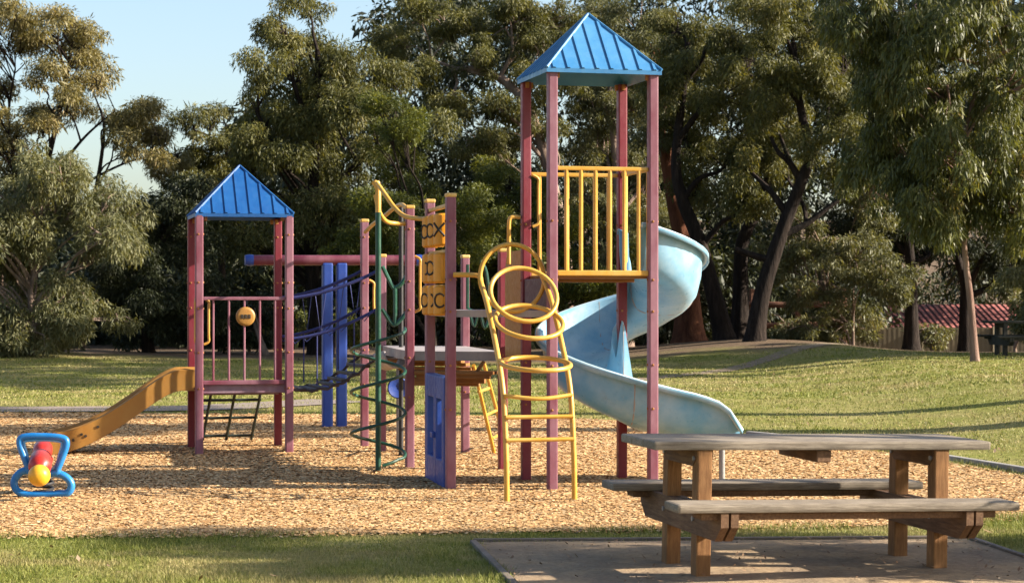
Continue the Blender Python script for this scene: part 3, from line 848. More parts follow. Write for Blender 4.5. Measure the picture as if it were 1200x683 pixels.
# disc on the short railing
c = L(.46, -.02, 1.38)
mb = MB(); mb.lathe([(.07, -.022), (.085, -.018), (.096, -.006), (.096, .018)], c, EV, 32); ds = mb.build('disc', M['orange'], PS)
mb = MB()
for k in range(3): mb.box(c + EU * (.036 * (k - 1)) - EV * .024, .026, .01, .04, .003)
mb.build('painted_mark', M['mark'], ds)

# green frame climber behind the short tower
mb = MB()
for u in (.22, .47, .74): mb.tube([L(u, S2 + .02, .66), L(u - .05, S2 + .62, .04)], .016, 8)
for t in (.28, .6, .93):
    mb.tube([L(.02, S2 + .02 + .6 * t, .66 - .62 * t), L(.74 - .05 * t + .02, S2 + .02 + .6 * t, .66 - .62 * t)], .015, 8)
mb.build('net_climber', M['net'], PS)
mb = MB(); mb.tube(smooth_path([L(.50, S2 + .05, .66), L(.6, S2 + .1, .58), L(.72, S2 + .1, .57), L(.8, S2 + .05, .66)], 6), .018, 8); mb.build('hanging_loop', M['green'], PS)

# rope bridge
mb = MB(); ends = []
for (a, c2) in ((L(S2, 0, 0), P5), (L(S2, S2, 0), P4)):
    for (z0, z1, sag, r) in ((1.56, 1.86, .05, .017), (1.15, 1.48, .06, .016)):
        pts = [Vector(a).lerp(c2, t / 10) + EZ * (z0 + (z1 - z0) * t / 10 - sag * 4 * (t / 10) * (1 - t / 10)) for t in range(11)]
        mb = MB(); mb.tube(pts, r, 8); mb.build('bridge_rope', M['rope_blue'], PS)
    rope = lambda t, z0, z1, sg: Vector(a).lerp(c2, t) + EZ * (z0 + (z1 - z0) * t - sg * 4 * t * (1 - t))
    for k in range(8):
        t0, t1 = k / 8 + .03, (k + 1) / 8 + .02
        mb = MB(); mb.tube([rope(t0, 1.56, 1.86, .05), rope((t0 + t1) / 2, 1.15, 1.48, .06), rope(min(t1, 1), 1.56, 1.86, .05)] if k in (2, 5) else [rope(t0, 1.15, 1.48, .06), rope(t0 + .03, 1.15, 1.48, .06) - EZ * .05, rope(min(t1, 1), 1.15, 1.48, .06)], .006, 6); mb.build('bridge_rope', M['rope_blue'], PS)
    for t in (.3, .7):
        p = Vector(a).lerp(c2, t); mb = MB(); mb.tube([p + EZ * (1.16 + .33 * t - .05), p + EZ * (.70 + .33 * t - .12)], .008, 6); mb.build('bridge_rope', M['rope_blue'], PS)
mb = MB()
nk = 9
for k in range(nk):
    t = (k + .5) / nk; a = Vector(L(S2, .05, 0)).lerp(P5, t); c2 = Vector(L(S2, S2 - .05, 0)).lerp(P4, t)
    z = .66 + (1.02 - .66) * t - .16 * 4 * t * (1 - t)
    mb.beam(a + EZ * z, c2 + EZ * z, .085, .03)
for (a, c2) in ((L(S2, .05, 0), P5), (L(S2, S2 - .05, 0), P4)):
    mb.tube([Vector(a).lerp(c2, t / 12) + EZ * (.66 + .36 * t / 12 - .64 * (t / 12) * (1 - t / 12) + .012 * (-1) ** t) for t in range(13)], .016, 6)
mb.build('bridge_deck', M['rope_dark'], PS)

# green spiral climber with yellow head
gp = Vector((-1.21, 17.75, 0))
def gpz(py): return CAMZ - (py - HY) / F * 17.75
mb = MB(); mb.tube([gp - EZ * .2, gp + EZ * gpz(247)], .026, 12); gc = mb.build('coil_pole', M['green'], PS)
mb = MB(); pts = []
z_lo, z_hi = gpz(543), gpz(385); turns = 3.25
for i in range(131):
    t = i / 130; an = R(14) - 2 * math.pi * turns * (1 - t) * 1.0 + R(0)
    rr = .245 * (1 if t > .04 else .9)
    pts.append(gp + Vector((math.cos(an) * rr + .0, math.sin(an) * rr, z_lo + (z_hi - z_lo) * t)))
mb.tube(pts, .015, 8); mb.build('coil', M['green'], gc)
mb = MB()
def wp(px, py, D): return W(px, py, D)
mb.tube([gp + EZ * gpz(249), gp + EZ * gpz(222), wp(439, 214, 17.75), wp(443, 215, 17.78)], .027, 10)
mb.tube(smooth_path([wp(438, 216, 17.75), wp(441, 214, 17.75), wp(452, 229, 17.6), wp(463, 244, 17.45), wp(476, 254, 17.3), wp(500, 257, 17.1)], 5), .02, 10)
mb.tube(smooth_path([wp(440, 228, 17.78), wp(444, 247, 17.8), wp(452, 259, 17.9), wp(464, 262, 18.0), wp(480, 262, 18.04)], 5), .02, 10)
mb.tube(smooth_path([wp(428, 272, 20.4), wp(437, 263, 19.8), wp(452, 252, 19.2), wp(463, 243, 18.8), wp(471, 240, 18.5), wp(478, 246, 18.3), wp(482, 254, 18.1)], 5), .02, 10)
mb.build('head_frame', M['yellow'], PS)
# dark fire pole and green tree climber
mb = MB(); q = W(470, 420, 19.4)
mb.tube([(q.x, q.y, -.2), (q.x, q.y, CAMZ + (HY - 243) / F * 19.4)], .024, 10); mb.build('fire_pole', M['dark'], PS)
mb = MB()
for pl in ([(448, 312), (460, 336), (463, 337), (470, 333), (477, 322)], [(463, 337), (463, 380)], [(448, 362), (458, 378), (463, 380), (470, 374), (476, 366)]):
    mb.tube(smooth_path([W(x, y, 19.3) for x, y in pl], 4), .02, 8)
mb.build('branch_climber', M['green'], PS)
mb = MB()
for pl in ([(548, 310), (548, 362)], [(551, 368), (556, 382), (562, 366), (568, 384), (575, 368)], [(548, 362), (580, 374)], [(575, 368), (570, 320), (563, 306)]):
    mb.tube(smooth_path([W(x, y, 19.6) for x, y in pl], 4), .017, 8)
mb.build('net_climber', M['green'], PS)
# grey chute and talk tube
mb = MB(); c = W(466, 420, 19.0); vs = []; fs = []
for i in range(7):
    t = i / 6; p = c + EV * (.30 * t) - EU * (.05 * t) - EZ * (.03 * t * t)
    for k in range(9):
        a = math.pi * (1 + k / 8); vs.append(p + EU * (.12 * math.cos(a)) + EZ * (.15 * math.sin(a) + .07))
for i in range(6):
    for k in range(8): fs.append((i * 9 + k, i * 9 + k + 1, (i + 1) * 9 + k + 1, (i + 1) * 9 + k))
mb.add(vs, fs, True); ch = mb.build('chute', M['grey'], PS); md = ch.modifiers.new('thick', 'SOLIDIFY'); md.thickness = .02
mb = MB(); q = W(467, 527, 20.2); mb.tube([(q.x, q.y, -.2), (q.x, q.y, .95)], .024, 10); tp_ = mb.build('talk_pole', M['steel'], PS)
mb = MB(); c = W(466, 454, 20.0); mb.lathe([(.05, .12), (.09, .05), (.11, -.02), (.10, -.03), (.02, .0)], c, EV, 18); mb.build('talk_cone', M['blue'], tp_)

# yellow hoop climber
uc = -.31; hw = .27
rail = [(-.81, -.1), (-.81, .0), (-.79, .35), (-.72, .75), (-.62, .98), (-.45, 1.2), (-.30, 1.37), (-.12, 1.55), (.06, 1.69), (.14, 1.75)]
mb = MB()
for sgn in (-1, 1):
    pts = [G(uc + sgn * hw, v, z) for v, z in rail]
    pts.append(G(uc + sgn * (hw + .10), .17, 1.76))
    pts.append(G(uc + sgn * (hw + .2), .2 if sgn < 0 else .05, 1.76))
    mb.tube(smooth_path(pts, 6), .0215, 12)
hc = mb.build('hoop_climber', M['yellow'], PS)
for (v, z, tilt, rr) in ((.10, 1.735, 86, .275), (-.28, 1.60, 52, .27), (-.45, 1.385, 28, .27), (-.66, 1.06, 9, .27)):
    tv = EV * math.cos(R(tilt)) + EZ * math.sin(R(tilt))
    c = G(uc, v, z); mb = MB()
    mb.tube([c + EU * (hw * math.cos(a)) + tv * (rr * math.sin(a)) for a in [2 * math.pi * k / 40 for k in range(40)]], .019, 10, closed=True)
    mb.build('hoop', M['yellow'], hc)
for (v, z, bow) in ((-.73, .82, -.05), (-.77, .655, 0), (-.79, .48, 0)):
    mb = MB(); mb.tube(smooth_path([G(uc - hw, v, z), G(uc, v + bow, z + bow * .5), G(uc + hw, v, z)], 8), .0165, 10); mb.build('rung', M['yellow'], hc)
# small yellow ladder under the middle deck
a0, a1 = W(555, 440, 18.9), W(582, 531, 19.75); b0, b1 = W(567, 437, 19.5), W(596, 522, 20.6)
mb = MB(); mb.tube([a0 + EZ * .1, a1 - EZ * .1], .02, 8); mb.tube([b0 + EZ * .1, b1 - EZ * .1], .02, 8)
ld = mb.build('ladder', M['yellow'], PS)
for t in (.2, .5, .8):
    mb = MB(); mb.tube([a0.lerp(a1, t), b0.lerp(b1, t)], .015, 8); mb.build('rung', M['yellow'], ld)

# ------------------------------------------------------------------ overhead beam on blue columns
c = W(390, 500, 23.9)
TB = thing('overhead_beam', 'red overhead beam with blue ends on two blue columns behind the rope bridge', 'play equipment', (c.x, c.y, 0))
b0 = W(292, 305, 23.4); b1 = W(492, 305, 23.9)
for px in (382.5, 399):
    q = b0.lerp(b1, (px - 292) / 200); mb = MB(); mb.box((q.x, q.y, 0.85), .125, .125, 2.26, .02); mb.build('column', M['blue'], TB)
mb = MB(); mb.tube([b0, b1], .062, 16); bm_ = mb.build('beam', M['beam'], TB)
for a, d_ in ((b0, (b0 - b1).normalized()), (b1, (b1 - b0).normalized())):
    mb = MB(); mb.lathe([(.066, -.05), (.07, 0), (.06, .05)], a, d_, 16); mb.build('end_cap', M['blue'], TB)
for px in (326, 452):
    q = b0.lerp(b1, (px - 292) / 200); mb = MB(); mb.tube([q, q - EZ * .95], .006, 6); mb.build('chain', M['rope_dark'], TB)

# ------------------------------------------------------------------ spring rider
RC = Vector((-3.72, 15.55, 0))
SR = thing('spring_rider', 'red spring rider with round yellow nose and bright blue handle and foot loops', 'spring rider', RC)
def rw(px, py, dy=0): return W(px, py, 15.4) + Vector((0, dy, 0))
def rrloop(pts, n=6): return smooth_path(pts, n, closed=True)
mb = MB(); mb.tube(rrloop([rw(27, 512), rw(50, 511), rw(73, 513), rw(78, 519), rw(74, 533), rw(68, 548), (rw(66, 553)), rw(50, 556), rw(36, 553), rw(33, 547), rw(27, 532), rw(23, 519)], 5), .027, 12, closed=True)
hl = mb.build('handle', M['blue_rider'], SR)
M['lip'] = paint('pale_blue_plastic', (.10, .36, .66), (.20, .46, .72), .3)
mb = MB(); mb.tube(rrloop([rw(31, 516.5), rw(50, 515.5), rw(69, 517), rw(72.5, 521), rw(69.5, 532), rw(64, 547), rw(50, 551), rw(37, 548), rw(32, 533), rw(28.5, 521)], 5), .011, 8, closed=True)
mb.build('inner_lip', M['lip'], hl)
mb = MB(); mb.tube(rrloop([rw(24, 553, .02), rw(36, 551, .02), rw(50, 555, .03), rw(68, 555, .02), rw(79, 561, .02), rw(83, 569, .02), rw(79, 577, .02), rw(66, 579, .02), rw(48, 580, .02), rw(28, 579, .02), rw(18, 573, .02), rw(16, 563, .02)], 5), .03, 12, closed=True)
mb.build('foot_loop', M['blue_rider'], SR)
# body runs away from the camera
ax = Vector((-.19, .98, 0)).normalized(); nose = rw(56, 553, -.28)
mb = MB(); mb.lathe([(.02, -.02), (.045, -.01), (.06, .01), (.082, .03), (.088, .06), (.088, .26), (.078, .30), (.055, .34), (.055, .42), (.07, .45), (.078, .49), (.078, .60), (.06, .64), (.03, .66)], nose + EZ * .05 + ax * .05, ax + EZ * .18, 24)
mb.box(nose + ax * .42 + EZ * .07, .16, .5, .06, .025, EU, ax, EZ)
mb.build('body', M['red'], SR)
mb = MB(); mb.lathe([(.012, -.092), (.035, -.088), (.06, -.072), (.078, -.045), (.085, -.01), (.084, .02), (.07, .05)], nose, ax, 28); mb.build('nose', M['nose'], SR)
mb = MB(); pts = []
for i in range(90):
    t = i / 89; an = t * 2 * math.pi * 5; pts.append(RC + ax * .15 + Vector((math.cos(an) * .075, math.sin(an) * .075, -.05 + .24 * t)))
mb.tube(pts, .014, 7); mb.build('spring', M['dark'], SR)
mb = MB(); mb.box(RC + ax * .15 + EZ * .195, .2, .3, .02, .006); mb.build('mounting_plate', M['steel'], SR)

# ------------------------------------------------------------------ picnic tables
def picnic():
    t = thing('picnic_table', 'x', 'picnic table', (0, 0, 0))
    XA, YA = Vector((1, 0, 0)), Vector((0, 1, 0))
    def bx(mb, c, sx, sy, sz, bev=.008): return mb.box(c, sx, sy, sz, bev, XA, YA, EZ)
    mb = MB()
    for k in range(3): bx(mb, (0, -.222 + .222 * k, .735), 2.06, .216, .05, .012)
    top = mb.build('tabletop', M['wood_grey'], t)
    mb = MB(); bx(mb, (0, 0, .672), .09, .60, .07); mb.build('cleat', M['wood_beam'], top)
    for sy in (-1, 1):
        mb = MB(); bx(mb, (-.012, sy * .625, .425), 2.025, .25, .05, .016)
        sb = mb.build('seat', M['wood_grey'], t)
        mb = MB(); bx(mb, (0, sy * .625, .378), 1.75, .15, .04); mb.build('seat_rail', M['wood_beam'], sb)
    for sx in (-1, 1):
        x = sx * .725
        for sy in (-1, 1):
            mb = MB(); bx(mb, (x, sy * .27, .33), .088, .10, .76, .008); mb.build('leg', M['wood_brown'], t)
        for dx in (-.027, .031):
            mb = MB()
            pl = [(x + dx, -.74, .40), (x + dx, -.74, .32), (x + dx, -.64, .235), (x + dx, .64, .235), (x + dx, .74, .32), (x + dx, .74, .40)]
            pl = [(p[0] - .022, p[1], p[2]) for p in pl]
            mb.plate(pl, XA, .044); mb.build('bearer', M['wood_beam'], t)
            mb = MB()
            pl = [(x + dx, -.30, .71), (x + dx, -.30, .66), (x + dx, -.24, .615), (x + dx, .24, .615), (x + dx, .30, .66), (x + dx, .30, .71)]
            pl = [(p[0] - .022, p[1], p[2] - .001) for p in pl]
            mb.plate(pl, XA, .044); mb.build('top_bearer', M['wood_beam'], t)
    for sx in (-1, 1):
        for sy in (-1, 1):
            for z in (.32, .66):
                mb = MB(); mb.lathe([(.014, -.004), (.014, .006)], (sx * .725 - .052, sy * .27, z), -XA, 10); mb.build('bolt', M['steel'], t)
    return t
def copy_tree(o, parent=None):
    c = o.copy(); COL.objects.link(c); c.parent = parent
    for ch in list(o.children): copy_tree(ch, c)
    return c
T1 = picnic()
T2 = copy_tree(T1)
ctr = Vector((1.71, 11.55, 0))
T1.location = ctr; T1.rotation_euler = (0, R(1.0), R(13.4))
T1['label'] = 'weathered timber picnic table with two benches standing on the near dirt pad'
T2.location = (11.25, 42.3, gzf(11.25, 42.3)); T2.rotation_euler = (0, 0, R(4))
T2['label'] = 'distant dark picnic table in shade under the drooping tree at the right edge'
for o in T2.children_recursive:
    o.material_slots[0].link = 'OBJECT'; o.material_slots[0].material = M['wood_shaded']  # distant table gets the timber colour with shade painted in
for o in (T1, T2): o['group'] = 'timber picnic tables'

# ------------------------------------------------------------------ house, fences
hx, hy = 16.8, 66
HB = thing('house', 'low house with red tiled roof beyond the tan fence', 'house', (hx, hy, gzf(hx, hy)))
gh = gzf(hx, hy)
mb = MB(); mb.box((hx, hy, (gh + .50) / 2), 9.4, 5.4, .50 - gh, .01, Vector((1, 0, 0)), Vector((0, 1, 0))); mb.build('wall', M['kerb'], HB)
m, nt, b = newmat('red_roof_tiles')
wv = N(nt, 'ShaderNodeTexWave', wave_type='BANDS', bands_direction='X'); wv.inputs['Scale'].default_value = 1.6; wv.inputs['Distortion'].default_value = .2
nt.links.new(N(nt, 'ShaderNodeTexCoord').outputs['Object'], wv.inputs['Vector'])
n1 = noise(nt, 3, 5, .7)
r1 = ramp(nt, n1.outputs[0], [(.3, (.19, .045, .04)), (.7, (.34, .10, .085))])
nt.links.new(r1.outputs[0], b.inputs['Base Color']); bump(nt, b, wv.outputs[0], .9, .06); b.inputs['Roughness'].default_value = .7
M['tiles'] = m
mb = MB(); z0, z1 = .52, 1.27; x0, x1, y0, y1 = hx - 5.1, hx + 5.1, hy - 3.1, hy + 3.1
mb.add([(x0, y0, z0), (x1, y0, z0), (x1, hy, z1), (x0, hy, z1), (x0, y1, z0), (x1, y1, z0), (x0, y0, z0 - .12), (x1, y0, z0 - .12), (x1, y1, z0 - .12), (x0, y1, z0 - .12)],
       [(0, 1, 2, 3), (3, 2, 5, 4), (0, 6, 7, 1), (1, 7, 8, 5, 2), (5, 8, 9, 4), (4, 9, 6, 0, 3), (6, 9, 8, 7)])
mb.build('roof', M['tiles'], HB)
m, nt, b = newmat('tan_metal_fence')
wv = N(nt, 'ShaderNodeTexWave', wave_type='BANDS', bands_direction='X'); wv.inputs['Scale'].default_value = 2.2
nt.links.new(N(nt, 'ShaderNodeTexCoord').outputs['Object'], wv.inputs['Vector'])
n1 = noise(nt, 1.2, 4, .6); r1 = ramp(nt, n1.outputs[0], [(.3, (.13, .10, .05)), (.7, (.18, .135, .065))])
nt.links.new(r1.outputs[0], b.inputs['Base Color']); bump(nt, b, wv.outputs[0], .25, .01); b.inputs['Roughness'].default_value = .6
M['fence'] = m
FN = thing('boundary_fence', 'tan ribbed metal fence in front of the red roofed house', 'fence', (15, 57, gzf(15, 57)))
mb = MB(); mb.box((15.0, 57, .0), 10.4, .04, 1.28, .004, Vector((1, 0, 0)), Vector((0, 1, 0))); mb.build('fence_sheet', M['fence'], FN)
for i in range(6):
    x = 9.85 + i * 2.06; mb = MB(); mb.box((x, 56.95, -.03), .06, .05, 1.4, .004); mb.build('fence_post', M['fence'], FN)
RF = thing('rail_fence', 'rustic red brown post and rail fence behind the dark forked tree', 'fence', (8.0, 53.5, gzf(8, 53.5)))
for i in range(3):
    x = 6.55 + i * 1.25; mb = MB(); mb.box((x, 53.5, .75), .14, .12, 1.5 + .5, .02); mb.build('fence_post', M['rail_wood'], RF)
for (z, xa, xb) in ((1.34, 6.4, 9.0), (.78, 6.3, 8.8)):
    mb = MB(); mb.tube([(xa, 53.38, z), ((xa + xb) / 2, 53.38, z - .03), (xb, 53.38, z + .02)], .085, 10); mb.build('rail', M['rail_wood'], RF)

# ------------------------------------------------------------------ trees
exec_trees = True
if exec_trees:
    tree('gum_tree', 'tall golden gum with airy domed crown against the sky, far left', 50, 40,
         [(42, 380), (40, 300), (44, 250), (56, 190), (70, 130), (80, 80), (84, 50)],
         scatter([(-70, -10), (0, 8), (50, 14), (100, 30), (116, 75), (128, 105), (60, 150), (20, 140), (-70, 150)], 50, 14, 25, 111)
         + scatter([(128, 112), (165, 108), (184, 135), (184, 160), (150, 170), (120, 150)], 12, 11, 20, 112) + scatter([(172, 155), (198, 172), (204, 188), (180, 196), (160, 180)], 5, 8, 12, 113)
         + scatter([(-70, 150), (20, 150), (80, 155), (150, 190), (165, 240), (60, 245), (-70, 240)], 20, 12, 22, 114, [(60, 165, 50, 22), (125, 180, 30, 14)]),
         M['leaf_gold'], M['bark_dark'], dens=980, clump=.34, seed=11, trunk_r=.12, limb_r=.03, Ln=.13, Wd=.033, fill=1.15,
         limbs=[([(44, 260), (70, 200), (100, 160), (135, 130)], .06, .02), ([(50, 250), (100, 215), (150, 190), (190, 182)], .05, .015), ([(42, 270), (20, 200), (10, 140), (18, 80)], .06, .02), ([(110, 235), (118, 190), (122, 150), (118, 130)], .06, .03)])
    tree('gum_tree', 'grey green drooping gum in front of the golden gum at the left edge', 45, 36,
         [(38, 400), (36, 340), (50, 270), (60, 220)],
         scatter([(-80, 190), (10, 180), (70, 190), (125, 215), (150, 250), (140, 300), (150, 360), (130, 408), (60, 412), (-80, 412)], 62, 17, 32, 121),
         M['leaf_grey'], M['bark_pale'], dens=800, clump=.34, seed=12, trunk_r=.09, limb_r=.035, Ln=.14, Wd=.034, droop=.9)
    tree('dense_tree', 'broad very dark bushy tree right of the left gums, behind the orange slide', 49, 175,
         [(172, 390), (176, 350), (180, 300)],
         [(150, 285, 48, 46), (200, 270, 54, 50), (235, 330, 50, 56), (180, 340, 60, 48), (130, 335, 40, 44), (225, 240, 36, 34), (160, 380, 56, 26), (250, 385, 46, 30)],
         M['leaf_dark'], M['bark_dark'], dens=1200, clump=.42, seed=13, trunk_r=.16)
    tree('gum_tree', 'small gum with bushy top just above the short blue roof', 54, 262,
         [(262, 380), (258, 280), (250, 200), (244, 160)],
         [(232, 150, 24, 22), (252, 142, 26, 20), (270, 175, 36, 34), (236, 185, 30, 28), (222, 215, 28, 26), (262, 220, 40, 36), (240, 250, 36, 30)],
         M['leaf_olive'], M['bark_dark'], dens=1100, clump=.36, seed=14, trunk_r=.14)
    tree('casuarina_tree', 'big dark olive tree with a rounded top between the two towers', 50, 372,
         [(370, 370), (364, 280), (368, 200), (372, 120), (372, 60)],
         scatter([(262, 105), (285, 62), (300, 30), (330, 2), (365, -8), (392, 18), (412, 30), (440, 50), (480, 85), (515, 130), (526, 160), (505, 190), (520, 235), (440, 310), (300, 300), (245, 265), (285, 195), (262, 130)], 66, 17, 32, 151),
         M['leaf_olive'], M['bark_dark'], dens=900, clump=.38, seed=15, trunk_r=.24, limb_r=.05, droop=.9,
         limbs=[([(366, 250), (330, 190), (300, 130)], .10, .04), ([(366, 260), (410, 200), (470, 160)], .10, .04), ([(368, 160), (345, 100), (335, 50)], .08, .03)])
    tree('wattle_tree', 'yellow green wattle with dense rounded clumps behind the noughts and crosses drums', 47, 505,
         [(505, 390), (500, 330), (498, 280)],
         [(470, 180, 40, 34, 1.5), (446, 122, 30, 24, -.6), (470, 150, 34, 24, -.4), (440, 165, 28, 22, 0), (500, 235, 52, 40), (455, 255, 46, 36), (548, 245, 50, 40), (420, 300, 44, 40), (500, 300, 60, 44), (560, 300, 50, 44), (470, 350, 60, 34)],
         M['leaf_wattle'], M['bark_dark'], dens=1250, clump=.36, seed=16, trunk_r=.16, droop=.2, Ln=.11, Wd=.028)
    tree('wattle_tree', 'dark wattle bush with yellowish sprays directly left of the tall tower', 48.5, 600,
         [(600, 390), (604, 330), (606, 270)],
         [(590, 215, 50, 34), (625, 240, 50, 40), (575, 270, 50, 40), (660, 270, 56, 46), (610, 310, 60, 46), (680, 335, 56, 40), (600, 365, 70, 30), (740, 330, 50, 46)],
         M['leaf_wattle'], M['bark_dark'], dens=1200, clump=.36, seed=17, trunk_r=.15, droop=.2, Ln=.11, Wd=.028)
    tree('gum_tree', 'large gum with crooked bare limbs reaching over the space left of the tall roof', 55, 668,
         [(666, 380), (660, 280), (640, 190), (615, 120), (570, 84), (530, 82)],
         [(492, 20, 40, 34), (468, 55, 30, 30), (540, 25, 50, 36), (600, 30, 50, 40), (560, 70, 40, 26), (530, 120, 40, 26), (585, 130, 40, 30), (640, 80, 46, 44), (560, 165, 44, 26), (620, 165, 50, 34), (500, 90, 30, 24), (650, 20, 50, 40)],
         M['leaf_olive'], M['bark_pale'], dens=900, clump=.38, seed=18, trunk_r=.24, limb_r=.08,
         limbs=[([(610, 112), (590, 92), (560, 86), (535, 80), (505, 70)], .10, .03), ([(585, 92), (600, 60), (598, 25)], .07, .02), ([(655, 300), (640, 230), (655, 190), (648, 170)], .06, .02)])
    tree('gum_tree', 'olive gum filling the view through and above the tall tower railing', 57, 735,
         [(735, 380), (728, 280), (722, 200), (716, 120), (712, 60)],
         [(700, 40, 50, 44), (760, 30, 50, 44), (690, 110, 50, 44), (745, 120, 46, 50), (700, 180, 56, 44), (760, 200, 50, 50), (700, 240, 50, 40), (760, 270, 50, 44), (720, 320, 60, 40)],
         M['leaf_grey'], M['bark_pale'], dens=950, clump=.38, seed=19, trunk_r=.2, limb_r=.07)
    tree('gum_tree', 'leaning dark trunked gum immediately right of the spiral slide bend', 50, 850,
         [(838, 350), (818, 280), (800, 235), (792, 190), (800, 110), (806, 50)],
         [(800, 30, 50, 40), (850, 45, 46, 40), (790, 90, 50, 40), (845, 115, 50, 40), (800, 160, 50, 36), (855, 180, 44, 34), (815, 215, 40, 26), (870, 235, 40, 26)],
         M['leaf_olive'], M['bark_dark'], dens=1000, clump=.38, seed=20, trunk_r=.25, limb_r=.09, droop=.9)
    tree('gum_tree', 'great gum with dark forked leaning trunks in front of the pale shrub', 48, 884,
         [(893, 345), (915, 275), (938, 215), (948, 180), (935, 110), (930, 50)],
         [(890, 20, 54, 40), (950, 30, 54, 44), (900, 80, 54, 40), (960, 95, 50, 44), (905, 140, 50, 36), (970, 150, 46, 40), (920, 190, 46, 26, 1.5), (985, 200, 40, 30), (1000, 60, 46, 50), (880, 195, 36, 24)],
         M['leaf_olive'], M['bark_dark'], dens=1050, clump=.38, seed=21, trunk_r=.23, limb_r=.10, droop=.9,
         limbs=[([(917, 275), (945, 262), (975, 240), (1005, 222)], .10, .04), ([(905, 305), (885, 300), (862, 292)], .10, .07), ([(940, 215), (925, 190), (912, 178), (903, 160)], .10, .04), ([(941, 200), (962, 165), (972, 120)], .09, .03)])
    tree('gum_tree', 'dark upright forked trunk standing just left of the great leaning gum', 51, 866,
         [(868, 340), (870, 285), (890, 240), (905, 195), (915, 140)],
         [(860, 60, 50, 40), (905, 110, 44, 36), (870, 150, 40, 30)],
         M['leaf_olive'], M['bark_dark'], dens=900, clump=.38, seed=22, trunk_r=.24, limb_r=.09)
    tree('gum_tree', 'thick red brown trunk half hidden by the spiral slide', 52, 808,
         [(806, 360), (804, 300), (790, 240), (775, 160)],
         [(770, 70, 50, 46), (770, 150, 44, 40)],
         M['leaf_grey'], M['bark_red'], dens=900, clump=.38, seed=23, trunk_r=.42, limb_r=.1)
    tree('peppercorn_tree', 'drooping tree with slim curved pinkish trunk on the lawn at right', 38.7, 1143,
         [(1141, 400), (1137, 350), (1131, 300), (1128, 250), (1120, 180), (1110, 100)],
         [(1010, 20, 50, 46), (1080, 30, 60, 50), (1150, 30, 60, 50), (1035, 95, 50, 46), (1100, 110, 54, 46), (1165, 110, 50, 50), (1050, 165, 46, 46), (1110, 190, 50, 50), (1170, 195, 50, 50), (1068, 225, 40, 40), (1130, 250, 40, 34), (1185, 255, 36, 40), (1085, 262, 26, 24), (1025, 210, 28, 60, 1.5)],
         M['leaf_drop'], M['bark_pink'], depth=1.9, dens=1300, clump=.30, seed=24, trunk_r=.088, limb_r=.035, bare=.55, droop=1.5, Ln=.17, Wd=.036,
         limbs=[([(1122, 190), (1150, 90), (1180, 60), (1230, 45)], .05, .03), ([(1150, 75), (1110, 68), (1080, 62), (1040, 60)], .035, .012)])
    tree('gum_tree', 'dark straight trunk before the tan fence, left of the red roof', 51, 1068,
         [(1068, 370), (1067, 310), (1060, 250), (1050, 180)],
         [(1030, 150, 50, 50), (1075, 200, 44, 44), (1040, 250, 46, 44), (1090, 290, 40, 26), (1010, 100, 50, 50), (1000, 260, 40, 40)],
         M['leaf_dark'], M['bark_dark'], dens=1150, clump=.4, seed=25, trunk_r=.21, limb_r=.09)
    tree('gum_tree', 'dark forked trunk directly behind the slim pinkish trunk', 52, 1131,
         [(1131, 360), (1130, 330), (1118, 290), (1105, 240), (1095, 180)],
         [(1120, 200, 50, 44), (1170, 240, 46, 40), (1140, 295, 44, 26), (1190, 310, 36, 30), (1150, 130, 60, 50)],
         M['leaf_dark'], M['bark_dark'], dens=1150, clump=.4, seed=26, trunk_r=.17, limb_r=.1)
    tree('gum_tree', 'grey green leafy tree leaning in at the upper right corner', 44, 1240,
         [(1235, 380), (1225, 300), (1215, 200), (1195, 120)],
         [(1190, 20, 44, 44), (1180, 90, 36, 44), (1195, 160, 40, 50), (1205, 230, 36, 50), (1195, 300, 36, 40), (1205, 350, 26, 34)],
         M['leaf_grey'], M['bark_pale'], dens=1150, clump=.34, seed=27, trunk_r=.16, Ln=.17)
    # shrubs
    def shrub(label, D, px, lobes, leaf, seed, dens=1100, **kw):
        cx, cy = lobes[0][0], lobes[0][1]
        return tree('shrub', label, D, px, [((px + cx) / 2, 400), (cx, cy)], lobes, leaf, M['bark_pale'], dens=dens, seed=seed, cat='shrub', trunk_r=.05, limb_r=.035, clump=.30, **kw)
    shrub('tall pale grey green shrub with arching stems between the forked gum and the red roof', 50, 1000,
          [(1000, 300, 44, 46), (950, 265, 40, 34), (1030, 330, 40, 40), (955, 330, 44, 46), (990, 375, 60, 36), (1010, 240, 36, 36), (920, 300, 34, 36), (930, 385, 44, 26)], M['leaf_grey'], 41, 800)
    shrub('small pale bush at the foot of the tan fence', 53, 1092, [(1092, 400, 22, 14), (1085, 392, 14, 10), (1102, 394, 14, 10)], M['leaf_grey'], 42)
    shrub('low leafy bush behind the distant picnic table at the right edge', 47, 1190, [(1188, 360, 22, 20), (1196, 385, 18, 18), (1180, 340, 16, 16)], M['leaf_grey'], 43)
    shrub('sunlit green bush seen between the two blue columns', 53, 392, [(392, 385, 34, 22), (360, 380, 26, 20), (420, 390, 26, 20)], M['leaf_wattle'], 44, 900)
    shrub('straggly dark bush seen through the short tower railing', 50, 292, [(292, 385, 40, 26), (262, 360, 34, 30), (320, 370, 34, 30)], M['leaf_dark'], 45, 700)
    shrub('dark bush to the right of the hoop climber, behind the spiral slide', 50, 690, [(690, 375, 44, 28), (740, 385, 40, 22), (645, 385, 34, 24)], M['leaf_dark'], 46, 1000)
    shrub('small pale bush at the foot of the left gums, beyond the lawn', 51, 98, [(98, 385, 26, 22), (75, 392, 18, 16)], M['leaf_grey'], 47, 700)
    # bare fallen looking stems behind the short tower
    BS = thing('leaning_branch', 'pair of pale bare stems leaning behind the short tower railing', 'branch', W(318, 420, 49))
